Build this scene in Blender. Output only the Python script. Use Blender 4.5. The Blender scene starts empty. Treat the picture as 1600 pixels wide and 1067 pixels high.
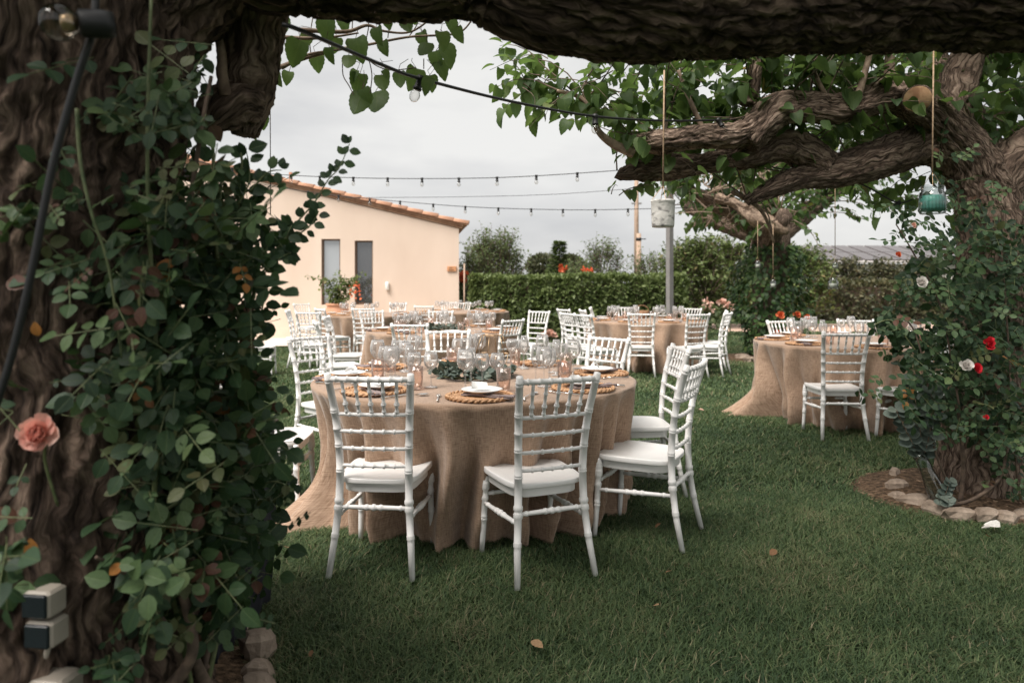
import bpy, math, random
import numpy as np
from mathutils import Vector, Matrix, noise
PI = math.pi
SC = bpy.context.scene
COL = SC.collection
# ------------------------------------------------------------------ camera, sky, sun, exposure
F = 1067.0            # focal length in photo pixels (24 mm on a 36 mm frame)
HOR, EYE = 446.0, 1.33
cam_d = bpy.data.cameras.new('camera'); cam = bpy.data.objects.new('camera', cam_d); COL.objects.link(cam)
cam.location = (0, 0, EYE); cam.rotation_euler = (PI/2, 0, 0)
cam_d.lens = 24; cam_d.sensor_width = 36; cam_d.shift_y = -(533.5-HOR)/1600
cam_d.clip_start = .05; cam_d.clip_end = 2000
cam_d.dof.use_dof = True; cam_d.dof.focus_distance = 3.3; cam_d.dof.aperture_fstop = 2.8
SC.camera = cam
SUN_EL, SUN_AZ = math.radians(56), math.radians(222)      # azimuth from +Y clockwise: behind the camera, to the left
W = bpy.data.worlds.new('World'); SC.world = W; W.use_nodes = True
def setup_world():
    nt = W.node_tree; N = nt.nodes; L = nt.links; N.clear()
    out = N.new('ShaderNodeOutputWorld'); bg = N.new('ShaderNodeBackground'); bg.inputs['Strength'].default_value = .052
    sky = N.new('ShaderNodeTexSky'); sky.sky_type = 'NISHITA'; sky.sun_disc = False
    sky.sun_elevation = SUN_EL; sky.sun_rotation = SUN_AZ; sky.air_density = 1; sky.dust_density = 3
    hs = N.new('ShaderNodeHueSaturation'); hs.inputs['Saturation'].default_value = .25
    L.new(sky.outputs[0], hs.inputs['Color'])
    tc = N.new('ShaderNodeTexCoord'); mp = N.new('ShaderNodeMapping'); mp.inputs['Scale'].default_value = (1, 1, 3.2)
    L.new(tc.outputs['Generated'], mp.inputs[0])
    nz = N.new('ShaderNodeTexNoise'); nz.inputs['Scale'].default_value = 2.3; nz.inputs['Detail'].default_value = 5; nz.inputs['Roughness'].default_value = .5
    L.new(mp.outputs[0], nz.inputs['Vector'])
    rp = N.new('ShaderNodeValToRGB'); e = rp.color_ramp.elements
    e[0].position = .35; e[0].color = (.56, .565, .575, 1); e[1].position = .6; e[1].color = (.80, .795, .775, 1)
    L.new(nz.outputs['Fac'], rp.inputs[0])
    sc = N.new('ShaderNodeVectorMath'); sc.operation = 'SCALE'; sc.inputs['Scale'].default_value = 5.3
    L.new(rp.outputs[0], sc.inputs[0])
    mx = N.new('ShaderNodeMix'); mx.data_type = 'RGBA'; mx.inputs[0].default_value = .9
    L.new(hs.outputs[0], mx.inputs[6]); L.new(sc.outputs[0], mx.inputs[7])
    L.new(mx.outputs[2], bg.inputs[0]); L.new(bg.outputs[0], out.inputs[0])
setup_world()
sd = bpy.data.lights.new('sun', 'SUN'); sd.energy = 1.5; sd.angle = math.radians(35); sd.color = (1, .94, .88)
sun = bpy.data.objects.new('sun', sd); COL.objects.link(sun)
_sdir = Vector((math.sin(SUN_AZ)*math.cos(SUN_EL), math.cos(SUN_AZ)*math.cos(SUN_EL), math.sin(SUN_EL)))
sun.rotation_euler = _sdir.to_track_quat('Z', 'Y').to_euler()
VS = SC.view_settings; VS.view_transform = 'Standard'; VS.look = 'None'; VS.exposure = 2.0; VS.gamma = 1; VS.use_curve_mapping = False
SC.render.engine = 'CYCLES'
CY = SC.cycles
CY.use_denoising = True; CY.max_bounces = 7; CY.diffuse_bounces = 3; CY.glossy_bounces = 3; CY.transmission_bounces = 4
CY.transparent_max_bounces = 40; CY.caustics_reflective = False; CY.caustics_refractive = False; CY.sample_clamp_indirect = 6
# ------------------------------------------------------------------ helpers
def at(px, py, Y): return Vector(((px-800)*Y/F, Y, EYE-(py-HOR)*Y/F))
def proj(p): return (800+p[0]*F/p[1], HOR-(p[2]-EYE)*F/p[1]) if p[1] > .3 else (-9999, -9999)
def in_frame(p, m=40):
    q = proj(p); return -m < q[0] < 1600+m and -m < q[1] < 1067+m
class MB:
    def __init__(s): s.v = []; s.f = []; s.uv = []
    def quad(s, a, b, c, d): i = len(s.v); s.v += [tuple(a), tuple(b), tuple(c), tuple(d)]; s.f.append((i, i+1, i+2, i+3)); s.uv += [(0, 0), (1, 0), (1, 1), (0, 1)]
    def add(s, V, Fc, UV=None):
        i = len(s.v); s.v += [tuple(p) for p in V]
        for f in Fc:
            s.f.append(tuple(k+i for k in f)); s.uv += [tuple(UV[k]) for k in f] if UV is not None else [(0, 0)]*len(f)
    def box(s, c, sz, rz=0, bev=0):
        x, y, z = sz[0]/2, sz[1]/2, sz[2]/2; ca, sa = math.cos(rz), math.sin(rz)
        if bev:
            bx = []
            for zz, k in ((-z, bev), (-z+bev, 0), (z-bev, 0), (z, bev)):
                X, Y2 = x-k, y-k; b = bev*.8
                bx.append([(-X+b, -Y2), (X-b, -Y2), (X, -Y2+b), (X, Y2-b), (X-b, Y2), (-X+b, Y2), (-X, Y2-b), (-X, -Y2+b)])
                bx[-1] = [(p[0]*ca-p[1]*sa+c[0], p[0]*sa+p[1]*ca+c[1], zz+c[2]) for p in bx[-1]]
            V = [p for r in bx for p in r]; Fc = [tuple(range(7, -1, -1)), tuple(range(24, 32))]
            for r in range(3):
                for j in range(8): Fc.append((r*8+j, r*8+(j+1) % 8, r*8+8+(j+1) % 8, r*8+8+j))
            s.add(V, Fc); return
        V = [(dx*x*ca-dy*y*sa+c[0], dx*x*sa+dy*y*ca+c[1], dz*z+c[2]) for dz in (-1, 1) for dx, dy in ((-1, -1), (1, -1), (1, 1), (-1, 1))]
        s.add(V, [(3, 2, 1, 0), (4, 5, 6, 7), (0, 1, 5, 4), (1, 2, 6, 5), (2, 3, 7, 6), (3, 0, 4, 7)])
    def tube(s, pts, rad, n=8, cap=True):
        pts = [Vector(p) for p in pts]; m = len(pts)
        if not hasattr(rad, '__len__'): rad = [rad]*m
        t0 = (pts[1]-pts[0]).normalized(); nx = t0.orthogonal().normalized(); V = []; UV = []; L = 0
        for i, p in enumerate(pts):
            t = (pts[min(i+1, m-1)]-pts[max(i-1, 0)])
            t = t.normalized() if t.length > 1e-9 else t0
            nx = (nx-t*nx.dot(t)); nx = nx.normalized() if nx.length > 1e-6 else t.orthogonal().normalized()
            ny = t.cross(nx)
            if i: L += (p-pts[i-1]).length
            for j in range(n+1):
                a = 2*PI*j/n; V.append(p+(nx*math.cos(a)+ny*math.sin(a))*rad[i]); UV.append((a*max(rad), L))
        k = n+1; Fc = [(i*k+j, i*k+j+1, (i+1)*k+j+1, (i+1)*k+j) for i in range(m-1) for j in range(n)]
        if cap:
            V += [pts[0], pts[-1]]; UV += [(0, 0), (0, L)]; b = len(V)-2
            Fc += [(b, j+1, j) for j in range(n)] + [(b+1, (m-1)*k+j, (m-1)*k+j+1) for j in range(n)]
        s.add(V, Fc, UV)
    def lathe(s, prof, n=16, c=(0, 0, 0)):
        V = []; Fc = []
        for r, z in prof:
            for j in range(n): a = 2*PI*j/n; V.append((c[0]+r*math.cos(a), c[1]+r*math.sin(a), c[2]+z))
        for i in range(len(prof)-1):
            for j in range(n): Fc.append((i*n+j, i*n+(j+1) % n, (i+1)*n+(j+1) % n, (i+1)*n+j))
        s.add(V, Fc)
    def build(s, name, m, parent=None, off=None, smooth=True, kind=None, loc=None):
        me = bpy.data.meshes.new(name); V = s.v
        if off is not None: V = [(p[0]-off[0], p[1]-off[1], p[2]-off[2]) for p in V]
        me.from_pydata(V, [], s.f)
        ul = me.uv_layers.new(name='UVMap'); ul.data.foreach_set('uv', np.array(s.uv, dtype=np.float32).ravel())
        me.polygons.foreach_set('use_smooth', [smooth]*len(s.f))
        me.materials.append(m)
        return link(name, me, parent, kind, loc)
def link(name, me, parent=None, kind=None, loc=None):
    o = bpy.data.objects.new(name, me); COL.objects.link(o)
    if parent is not None: o.parent = parent
    if kind: o['kind'] = kind
    if loc is not None: o.location = loc
    return o
def tag(o, label, cat, group=None):
    o['label'] = label; o['category'] = cat
    if group: o['group'] = group
    return o
def thing(name, label, cat, loc=(0, 0, 0), group=None, rz=0):
    o = bpy.data.objects.new(name, None); COL.objects.link(o); o.location = loc; o.rotation_euler = (0, 0, rz)
    o.empty_display_size = .1
    return tag(o, label, cat, group)
KIDS = {}
def dup(o, parent=None):
    c = o.copy(); COL.objects.link(c)
    if parent is not None: c.parent = parent
    for ch in KIDS.get(o.name, ()): dup(ch, c)
    return c
def note_kids(o):
    KIDS[o.name] = list(o.children)
    for ch in o.children: note_kids(ch)
def spline(pts, k=8):
    P = [Vector(p) for p in pts]; out = []
    for i in range(len(P)-1):
        a, b, c, d = P[max(i-1, 0)], P[i], P[i+1], P[min(i+2, len(P)-1)]
        for j in range(k):
            t = j/k; out.append(.5*((2*b)+(c-a)*t+(2*a-5*b+4*c-d)*t*t+(3*b-a-3*c+d)*t**3))
    out.append(P[-1]); return out
def lerps(vals, n):
    x = np.linspace(0, len(vals)-1, n); return list(np.interp(x, range(len(vals)), vals))
def rnd_unit(R):
    while True:
        v = Vector((R.uniform(-1, 1), R.uniform(-1, 1), R.uniform(-1, 1)))
        if .05 < v.length < 1: return v.normalized()
# ------------------------------------------------------------------ materials
def nmat(name):
    m = bpy.data.materials.new(name); m.use_nodes = True; nt = m.node_tree
    return m, nt, nt.nodes, nt.links, nt.nodes['Principled BSDF']
def noise_mat(name, c1, c2, scale=5, rough=.6, bump=0, bscale=40, detail=4, coord='Object', stretch=(1, 1, 1), c3=None, spec=.5, bdist=.01, lo=.35, hi=.65):
    m, nt, N, L, P = nmat(name)
    tc = N.new('ShaderNodeTexCoord'); mp = N.new('ShaderNodeMapping'); mp.inputs['Scale'].default_value = stretch
    L.new(tc.outputs[coord], mp.inputs[0])
    nz = N.new('ShaderNodeTexNoise'); nz.inputs['Scale'].default_value = scale; nz.inputs['Detail'].default_value = detail
    L.new(mp.outputs[0], nz.inputs['Vector'])
    rp = N.new('ShaderNodeValToRGB'); e = rp.color_ramp.elements
    e[0].position = lo; e[0].color = (*c1, 1); e[1].position = hi; e[1].color = (*c2, 1)
    if c3: x = e.new(.82); x.color = (*c3, 1)
    L.new(nz.outputs['Fac'], rp.inputs[0]); L.new(rp.outputs[0], P.inputs['Base Color'])
    P.inputs['Roughness'].default_value = rough; P.inputs['Specular IOR Level'].default_value = spec
    if bump:
        n2 = N.new('ShaderNodeTexNoise'); n2.inputs['Scale'].default_value = bscale; n2.inputs['Detail'].default_value = 5
        L.new(mp.outputs[0], n2.inputs['Vector'])
        b = N.new('ShaderNodeBump'); b.inputs['Strength'].default_value = bump; b.inputs['Distance'].default_value = bdist
        L.new(n2.outputs['Fac'], b.inputs['Height']); L.new(b.outputs[0], P.inputs['Normal'])
    return m
def bark_mat(name, dark, mid, light, sx=14, sy=4.5, bump=.9, dist=.02):
    m, nt, N, L, P = nmat(name)
    tc = N.new('ShaderNodeTexCoord'); mp = N.new('ShaderNodeMapping'); mp.inputs['Scale'].default_value = (sx, sy, 1)
    n0 = N.new('ShaderNodeTexNoise'); n0.inputs['Scale'].default_value = 5; n0.inputs['Detail'].default_value = 3
    L.new(tc.outputs['UV'], n0.inputs['Vector'])
    ma = N.new('ShaderNodeMix'); ma.data_type = 'RGBA'; ma.blend_type = 'LINEAR_LIGHT'; ma.inputs[0].default_value = .10
    L.new(tc.outputs['UV'], ma.inputs[6]); L.new(n0.outputs['Color'], ma.inputs[7]); L.new(ma.outputs[2], mp.inputs[0])
    vo = N.new('ShaderNodeTexVoronoi'); vo.feature = 'DISTANCE_TO_EDGE'; vo.inputs['Scale'].default_value = 1; vo.inputs['Randomness'].default_value = 1
    L.new(mp.outputs[0], vo.inputs['Vector'])
    nf = N.new('ShaderNodeTexNoise'); nf.inputs['Scale'].default_value = 3.2; nf.inputs['Detail'].default_value = 8; nf.inputs['Roughness'].default_value = .65
    L.new(mp.outputs[0], nf.inputs['Vector'])
    r1 = N.new('ShaderNodeMapRange'); r1.inputs['From Max'].default_value = .22; L.new(vo.outputs['Distance'], r1.inputs['Value'])
    mu = N.new('ShaderNodeMath'); mu.operation = 'MULTIPLY_ADD'; mu.inputs[1].default_value = .30; L.new(r1.outputs[0], mu.inputs[0])
    sb = N.new('ShaderNodeMath'); sb.operation = 'MULTIPLY'; sb.inputs[1].default_value = .95; L.new(nf.outputs['Fac'], sb.inputs[0]); L.new(sb.outputs[0], mu.inputs[2])
    rp = N.new('ShaderNodeValToRGB'); e = rp.color_ramp.elements
    e[0].position = .38; e[0].color = (*dark, 1); e[1].position = .92; e[1].color = (*light, 1); x = e.new(.66); x.color = (*mid, 1)
    L.new(mu.outputs[0], rp.inputs[0]); L.new(rp.outputs[0], P.inputs['Base Color'])
    b = N.new('ShaderNodeBump'); b.inputs['Strength'].default_value = bump; b.inputs['Distance'].default_value = dist
    L.new(mu.outputs[0], b.inputs['Height']); L.new(b.outputs[0], P.inputs['Normal'])
    P.inputs['Roughness'].default_value = .9; P.inputs['Specular IOR Level'].default_value = .2
    return m
def leaf_mat(name, stops, rough=.45, trans=.3, tcol=(.18, .3, .04), vein=.5):
    m, nt, N, L, P = nmat(name)
    a = N.new('ShaderNodeAttribute'); a.attribute_name = 'tint'
    rp = N.new('ShaderNodeValToRGB'); el = rp.color_ramp.elements
    while len(el) > 1: el.remove(el[0])
    for i, (p, c) in enumerate(stops):
        x = el[0] if i == 0 else el.new(p); x.position = p; x.color = (*c, 1)
    L.new(a.outputs['Fac'], rp.inputs[0])
    tc = N.new('ShaderNodeTexCoord'); sx = N.new('ShaderNodeSeparateXYZ'); L.new(tc.outputs['UV'], sx.inputs[0])
    ab = N.new('ShaderNodeMath'); ab.operation = 'SUBTRACT'; ab.inputs[1].default_value = .5; L.new(sx.outputs[0], ab.inputs[0])
    a2 = N.new('ShaderNodeMath'); a2.operation = 'ABSOLUTE'; L.new(ab.outputs[0], a2.inputs[0])
    mr = N.new('ShaderNodeMapRange'); mr.inputs['From Max'].default_value = .045; mr.inputs['To Min'].default_value = 1; mr.inputs['To Max'].default_value = 0; L.new(a2.outputs[0], mr.inputs['Value'])
    # side veins: stripes of v - |u|
    sv = N.new('ShaderNodeMath'); sv.operation = 'MULTIPLY_ADD'; sv.inputs[1].default_value = -.9; L.new(a2.outputs[0], sv.inputs[0]); L.new(sx.outputs[1], sv.inputs[2])
    sm = N.new('ShaderNodeMath'); sm.operation = 'MULTIPLY'; sm.inputs[1].default_value = 8; L.new(sv.outputs[0], sm.inputs[0])
    fr = N.new('ShaderNodeMath'); fr.operation = 'PINGPONG'; fr.inputs[1].default_value = .5; L.new(sm.outputs[0], fr.inputs[0])
    m2 = N.new('ShaderNodeMapRange'); m2.inputs['From Max'].default_value = .12; m2.inputs['To Min'].default_value = .6; m2.inputs['To Max'].default_value = 0; L.new(fr.outputs[0], m2.inputs['Value'])
    mx = N.new('ShaderNodeMath'); mx.operation = 'MAXIMUM'; L.new(mr.outputs[0], mx.inputs[0]); L.new(m2.outputs[0], mx.inputs[1])
    vm = N.new('ShaderNodeMath'); vm.operation = 'MULTIPLY'; vm.inputs[1].default_value = vein*.45; L.new(mx.outputs[0], vm.inputs[0])
    nz = N.new('ShaderNodeTexNoise'); nz.inputs['Scale'].default_value = 7; nz.inputs['Detail'].default_value = 3; L.new(tc.outputs['UV'], nz.inputs['Vector'])
    hv = N.new('ShaderNodeMapRange'); hv.inputs['To Min'].default_value = .7; hv.inputs['To Max'].default_value = 1.35; L.new(nz.outputs['Fac'], hv.inputs['Value'])
    vm2 = N.new('ShaderNodeVectorMath'); vm2.operation = 'SCALE'; L.new(rp.outputs[0], vm2.inputs[0]); L.new(hv.outputs[0], vm2.inputs['Scale'])
    cm = N.new('ShaderNodeMix'); cm.data_type = 'RGBA'; cm.inputs[7].default_value = (.13, .17, .06, 1)
    L.new(vm.outputs[0], cm.inputs[0]); L.new(vm2.outputs[0], cm.inputs[6]); L.new(cm.outputs[2], P.inputs['Base Color'])
    b = N.new('ShaderNodeBump'); b.inputs['Strength'].default_value = .35; b.inputs['Distance'].default_value = .002; b.invert = True
    L.new(mx.outputs[0], b.inputs['Height']); L.new(b.outputs[0], P.inputs['Normal'])
    P.inputs['Roughness'].default_value = rough; P.inputs['Specular IOR Level'].default_value = .3
    tr = N.new('ShaderNodeBsdfTranslucent'); tm = N.new('ShaderNodeMix'); tm.data_type = 'RGBA'; tm.blend_type = 'MIX'; tm.inputs[0].default_value = .5
    L.new(cm.outputs[2], tm.inputs[6]); tm.inputs[7].default_value = (*tcol, 1); L.new(tm.outputs[2], tr.inputs[0])
    ms = N.new('ShaderNodeMixShader'); ms.inputs[0].default_value = trans
    L.new(P.outputs[0], ms.inputs[1]); L.new(tr.outputs[0], ms.inputs[2]); L.new(ms.outputs[0], N['Material Output'].inputs[0])
    return m
def glass_mat(name, col=(1, 1, 1), edge=.35, rough=.02, ecol=(.55, .56, .56), rim_glint=0):
    m, nt, N, L, P = nmat(name); N.remove(P)
    t = N.new('ShaderNodeBsdfTransparent'); t.inputs[0].default_value = (*col, 1)
    g = N.new('ShaderNodeBsdfGlossy'); g.inputs['Roughness'].default_value = rough
    lw = N.new('ShaderNodeLayerWeight'); lw.inputs['Blend'].default_value = .18
    mr = N.new('ShaderNodeMapRange'); mr.inputs['To Min'].default_value = .05; mr.inputs['To Max'].default_value = .75; L.new(lw.outputs['Fresnel'], mr.inputs['Value'])
    t2 = N.new('ShaderNodeBsdfTransparent'); t2.inputs[0].default_value = (ecol[0]*col[0], ecol[1]*col[1], ecol[2]*col[2], 1)
    lf = N.new('ShaderNodeLayerWeight'); lf.inputs['Blend'].default_value = edge
    m0 = N.new('ShaderNodeMixShader'); L.new(lf.outputs['Facing'], m0.inputs[0]); L.new(t.outputs[0], m0.inputs[1]); L.new(t2.outputs[0], m0.inputs[2])
    ms = N.new('ShaderNodeMixShader'); L.new(mr.outputs[0], ms.inputs[0]); L.new(m0.outputs[0], ms.inputs[1]); L.new(g.outputs[0], ms.inputs[2])
    if rim_glint:  # white diffuse, strongest at the rims, standing in for glints of sky
        df = N.new('ShaderNodeBsdfDiffuse'); df.inputs[0].default_value = (.8*col[0], .8*col[1], .8*col[2], 1); hz = N.new('ShaderNodeMixShader'); hm = N.new('ShaderNodeMapRange'); hm.inputs['To Min'].default_value = rim_glint*.5; hm.inputs['To Max'].default_value = rim_glint*5
        L.new(lf.outputs['Facing'], hm.inputs['Value']); L.new(hm.outputs[0], hz.inputs[0]); L.new(ms.outputs[0], hz.inputs[1]); L.new(df.outputs[0], hz.inputs[2]); ms = hz
    L.new(ms.outputs[0], N['Material Output'].inputs[0]); return m
def plain(name, c, rough=.5, metal=0, spec=.5):
    m, nt, N, L, P = nmat(name); P.inputs['Base Color'].default_value = (*c, 1); P.inputs['Roughness'].default_value = rough
    P.inputs['Metallic'].default_value = metal; P.inputs['Specular IOR Level'].default_value = spec; return m
def cloth_mat(name, a, b):
    m, nt, N, L, P = nmat(name)
    tc = N.new('ShaderNodeTexCoord')
    hs = []
    for st in ((26, 260, 1), (240, 22, 1)):
        mp = N.new('ShaderNodeMapping'); mp.inputs['Scale'].default_value = st; L.new(tc.outputs['UV'], mp.inputs[0])
        nz = N.new('ShaderNodeTexNoise'); nz.inputs['Scale'].default_value = 1; nz.inputs['Detail'].default_value = 3; L.new(mp.outputs[0], nz.inputs['Vector']); hs.append(nz)
    ad = N.new('ShaderNodeMath'); ad.operation = 'ADD'; L.new(hs[0].outputs['Fac'], ad.inputs[0]); L.new(hs[1].outputs['Fac'], ad.inputs[1])
    n3 = N.new('ShaderNodeTexNoise'); n3.inputs['Scale'].default_value = 6; n3.inputs['Detail'].default_value = 4; L.new(tc.outputs['UV'], n3.inputs['Vector'])
    a3 = N.new('ShaderNodeMath'); a3.operation = 'MULTIPLY_ADD'; a3.inputs[1].default_value = .5; L.new(n3.outputs['Fac'], a3.inputs[0]); L.new(ad.outputs[0], a3.inputs[2])
    rp = N.new('ShaderNodeValToRGB'); e = rp.color_ramp.elements
    mr = N.new('ShaderNodeMapRange'); mr.inputs['From Min'].default_value = .85; mr.inputs['From Max'].default_value = 1.65; L.new(a3.outputs[0], mr.inputs['Value'])
    e[0].position = .1; e[0].color = (*a, 1); e[1].position = .9; e[1].color = (*b, 1); L.new(mr.outputs[0], rp.inputs[0]); L.new(rp.outputs[0], P.inputs['Base Color'])
    bp = N.new('ShaderNodeBump'); bp.inputs['Strength'].default_value = .5; bp.inputs['Distance'].default_value = .002; L.new(ad.outputs[0], bp.inputs['Height']); L.new(bp.outputs[0], P.inputs['Normal'])
    P.inputs['Roughness'].default_value = .9; P.inputs['Specular IOR Level'].default_value = .15; P.inputs['Sheen Weight'].default_value = .25
    return m
M = {}
M['white'] = noise_mat('white_chair_paint', (.80, .785, .765), (.85, .835, .815), 9, .32, .08, 60, bdist=.002)
M['burlap'] = cloth_mat('burlap_cloth', (.215, .138, .09), (.46, .325, .235))
M['bark_big'] = bark_mat('rough_bark', (.018, .012, .010), (.15, .104, .078), (.39, .285, .215), 24, 5, 1, .035)
M['bark'] = bark_mat('brown_bark', (.03, .021, .016), (.215, .152, .115), (.45, .345, .27), 34, 6, 1, .02)
M['twig'] = noise_mat('pale_twig_bark', (.15, .10, .07), (.34, .25, .18), 30, .8)
M['twig_dark'] = noise_mat('dark_twig_bark', (.06, .042, .03), (.15, .105, .075), 30, .85)
M['stem'] = noise_mat('green_stem', (.06, .085, .03), (.15, .17, .075), 30, .6)
M['rose_leaf'] = leaf_mat('rose_leaf', [(0, (.010, .026, .013)), (.5, (.030, .064, .028)), (.8, (.085, .135, .055)), (.87, (.09, .13, .05)), (.90, (.075, .03, .02)), (.97, (.10, .04, .025)), (.99, (.32, .13, .03))], .5, .2, (.09, .17, .03))
M['mul_leaf'] = leaf_mat('mulberry_leaf', [(0, (.025, .052, .02)), (.5, (.055, .10, .032)), (.85, (.11, .165, .06)), (.95, (.16, .19, .07)), (.98, (.25, .16, .05))], .5, .45, (.24, .38, .08), .7)
M['far_leaf'] = leaf_mat('orchard_leaf', [(0, (.045, .07, .03)), (.5, (.105, .14, .062)), (.9, (.18, .215, .105)), (.96, (.22, .24, .13))], .55, .5, (.3, .38, .14))
M['hedge_leaf'] = leaf_mat('hedge_leaf', [(0, (.042, .066, .021)), (.5, (.115, .155, .05)), (.9, (.19, .235, .09)), (.96, (.19, .15, .065))], .5, .3, (.2, .28, .07))
M['brown_hedge_leaf'] = leaf_mat('brownish_hedge_leaf', [(0, (.03, .035, .02)), (.5, (.065, .068, .035)), (.9, (.13, .115, .06)), (.96, (.17, .12, .06))], .5, .2, (.16, .18, .05))
M['ivy_leaf'] = leaf_mat('ivy_leaf', [(0, (.02, .05, .018)), (.5, (.045, .092, .03)), (.9, (.10, .16, .05)), (.97, (.17, .22, .08))], .4, .2, (.14, .25, .05))
M['euc_leaf'] = leaf_mat('eucalyptus_leaf', [(0, (.05, .07, .06)), (.5, (.10, .13, .11)), (1, (.2, .23, .19))], .5, .15, (.14, .2, .12), .25)
M['pink_petal'] = leaf_mat('pink_petal', [(0, (.72, .30, .25)), (.5, (.87, .48, .40)), (1, (.92, .64, .54))], .55, .3, (.9, .3, .22), 0)
M['red_petal'] = leaf_mat('red_petal', [(0, (.45, .01, .02)), (1, (.75, .04, .06))], .5, .2, (.7, .03, .05), 0)
M['white_petal'] = leaf_mat('white_petal', [(0, (.62, .58, .54)), (1, (.85, .82, .78))], .5, .3, (.8, .75, .7), 0)
M['orange_petal'] = leaf_mat('orange_petal', [(0, (.62, .10, .045)), (1, (.8, .24, .11))], .5, .25, (.9, .2, .05), 0)
M['peach_petal'] = leaf_mat('peach_petal', [(0, (.8, .45, .35)), (1, (.88, .65, .55))], .5, .25, (.85, .5, .4), 0)
M['dry_leaf'] = leaf_mat('dry_leaf', [(0, (.2, .10, .05)), (1, (.42, .27, .15))], .7, .1, (.4, .2, .1))
M['lawn'] = noise_mat('lawn_soil_and_thatch', (.016, .026, .013), (.035, .05, .022), 2.2, .95, .6, 60, c3=(.075, .065, .04), bdist=.02, spec=.1)
M['grass'] = leaf_mat('grass_blade', [(0, (.026, .054, .027)), (.5, (.076, .122, .050)), (.85, (.16, .205, .09)), (.95, (.23, .20, .115)), (1, (.33, .28, .18))], .6, .28, (.15, .23, .07), 0)
M['soil'] = noise_mat('woodchip_soil', (.05, .034, .022), (.19, .125, .08), 38, .95, .9, 90, bdist=.03, c3=(.30, .21, .14), spec=.1)
M['chip'] = noise_mat('wood_chip', (.12, .075, .045), (.33, .22, .14), 12, .9)
M['stone'] = noise_mat('edging_stone', (.17, .125, .09), (.38, .30, .235), 7, .85, .6, 30, bdist=.02)
M['stucco'] = noise_mat('peach_stucco', (.61, .485, .395), (.72, .59, .49), .8, .9, .35, 60, bdist=.012, spec=.2, detail=7, stretch=(1, 1, .45), lo=.3, hi=.68)
M['plinth'] = noise_mat('pale_plinth', (.60, .50, .40), (.68, .57, .47), 2, .85)
M['pave'] = noise_mat('pale_paving', (.58, .50, .42), (.70, .62, .53), 3, .85, .2, 40)
M['tile'] = noise_mat('terracotta_tile', (.50, .25, .15), (.66, .40, .27), 3, .85, .3, 30, c3=(.7, .5, .38))
M['cornice'] = noise_mat('brick_cornice', (.28, .15, .09), (.42, .26, .17), 6, .85)
M['frame'] = plain('window_frame_brown', (.16, .10, .065), .5)
M['pane'] = plain('dark_window_glass', (.20, .205, .21), .03, .75, .9)
M['sky_pane'] = plain('sky_grey_glass', (.50, .53, .55), .05, .45, .8)  # pale grey base stands in for sky reflected in the left window
M['terracotta'] = noise_mat('terracotta_pot', (.50, .24, .14), (.62, .33, .21), 5, .85)
M['metal_pole'] = noise_mat('grey_painted_steel', (.20, .19, .185), (.26, .25, .24), 4, .5)
M['wood_pole'] = noise_mat('weathered_pole', (.34, .23, .16), (.50, .37, .28), 6, .85, .4, 30, stretch=(4, 4, .5))
M['black'] = plain('black_rubber', (.012, .012, .013), .5)
M['bulb'] = glass_mat('clear_bulb', (.95, .94, .92), .4)
M['glass'] = glass_mat('clear_glass', (.99, .985, .98), .28, ecol=(.80, .79, .775), rim_glint=.10)
M['pink_glass'] = glass_mat('pink_tinted_glass', (.99, .925, .885), .32, ecol=(.95, .80, .73), rim_glint=.06)
M['pane_clear'] = glass_mat('jar_glass', (.93, .95, .94), .35)
M['china'] = plain('white_china', (.80, .80, .79), .12, 0, .6)
M['napkin'] = noise_mat('mauve_grey_linen', (.17, .13, .125), (.29, .23, .22), 60, .9, .5, 150, bdist=.003)
M['card'] = plain('white_card', (.82, .81, .79), .7)
M['rattan'] = noise_mat('woven_rattan', (.34, .17, .08), (.62, .38, .21), 70, .6, .8, 120, bdist=.004)
M['steel'] = plain('polished_cutlery', (.72, .70, .67), .15, 1)
M['gold_wire'] = plain('brass_wire', (.50, .34, .20), .35, 1)
M['rope'] = noise_mat('jute_rope', (.30, .20, .12), (.46, .33, .22), 80, .9)
M['wax_green'] = plain('teal_wax', (.11, .36, .30), .45)
M['wax_white'] = plain('white_wax', (.8, .77, .7), .5)
M['birch'] = noise_mat('whitewashed_tin', (.26, .25, .24), (.74, .72, .68), 22, .7, .3, 60, stretch=(1, 1, 1.6), lo=.36, hi=.5)
M['navy'] = noise_mat('dark_navy_cloth', (.006, .007, .012), (.013, .014, .022), 14, .9)
M['dark_wood'] = noise_mat('dark_brown_wood', (.05, .03, .022), (.12, .08, .06), 8, .6, .3, 20, stretch=(1, 6, 1))
M['cut_wood'] = noise_mat('cut_wood_face', (.22, .11, .05), (.55, .36, .20), 14, .8)
M['plastic'] = noise_mat('beige_plastic', (.27, .24, .20), (.36, .32, .27), 8, .5)
M['dark_plastic'] = plain('smoked_plastic', (.012, .016, .02), .15)
M['sign'] = noise_mat('orange_wooden_sign', (.50, .24, .11), (.60, .31, .16), 8, .7)
M['ink'] = plain('dark_sign_ink', (.05, .025, .018), .7)
M['solar'] = plain('dark_solar_panel', (.10, .085, .085), .25)
M['alu'] = plain('pale_roof_metal', (.45, .42, .40), .5)
M['pathsand'] = noise_mat('pinkish_sand_path', (.46, .31, .23), (.58, .42, .33), 4, .95)
M['farwall'] = plain('distant_pale_wall', (.66, .62, .57), .8)
M['hill'] = noise_mat('distant_wood', (.05, .065, .045), (.08, .095, .06), 1.2, .95)
M['wicker'] = noise_mat('brown_wicker', (.16, .08, .04), (.34, .19, .10), 60, .8, .8, 90)
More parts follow.
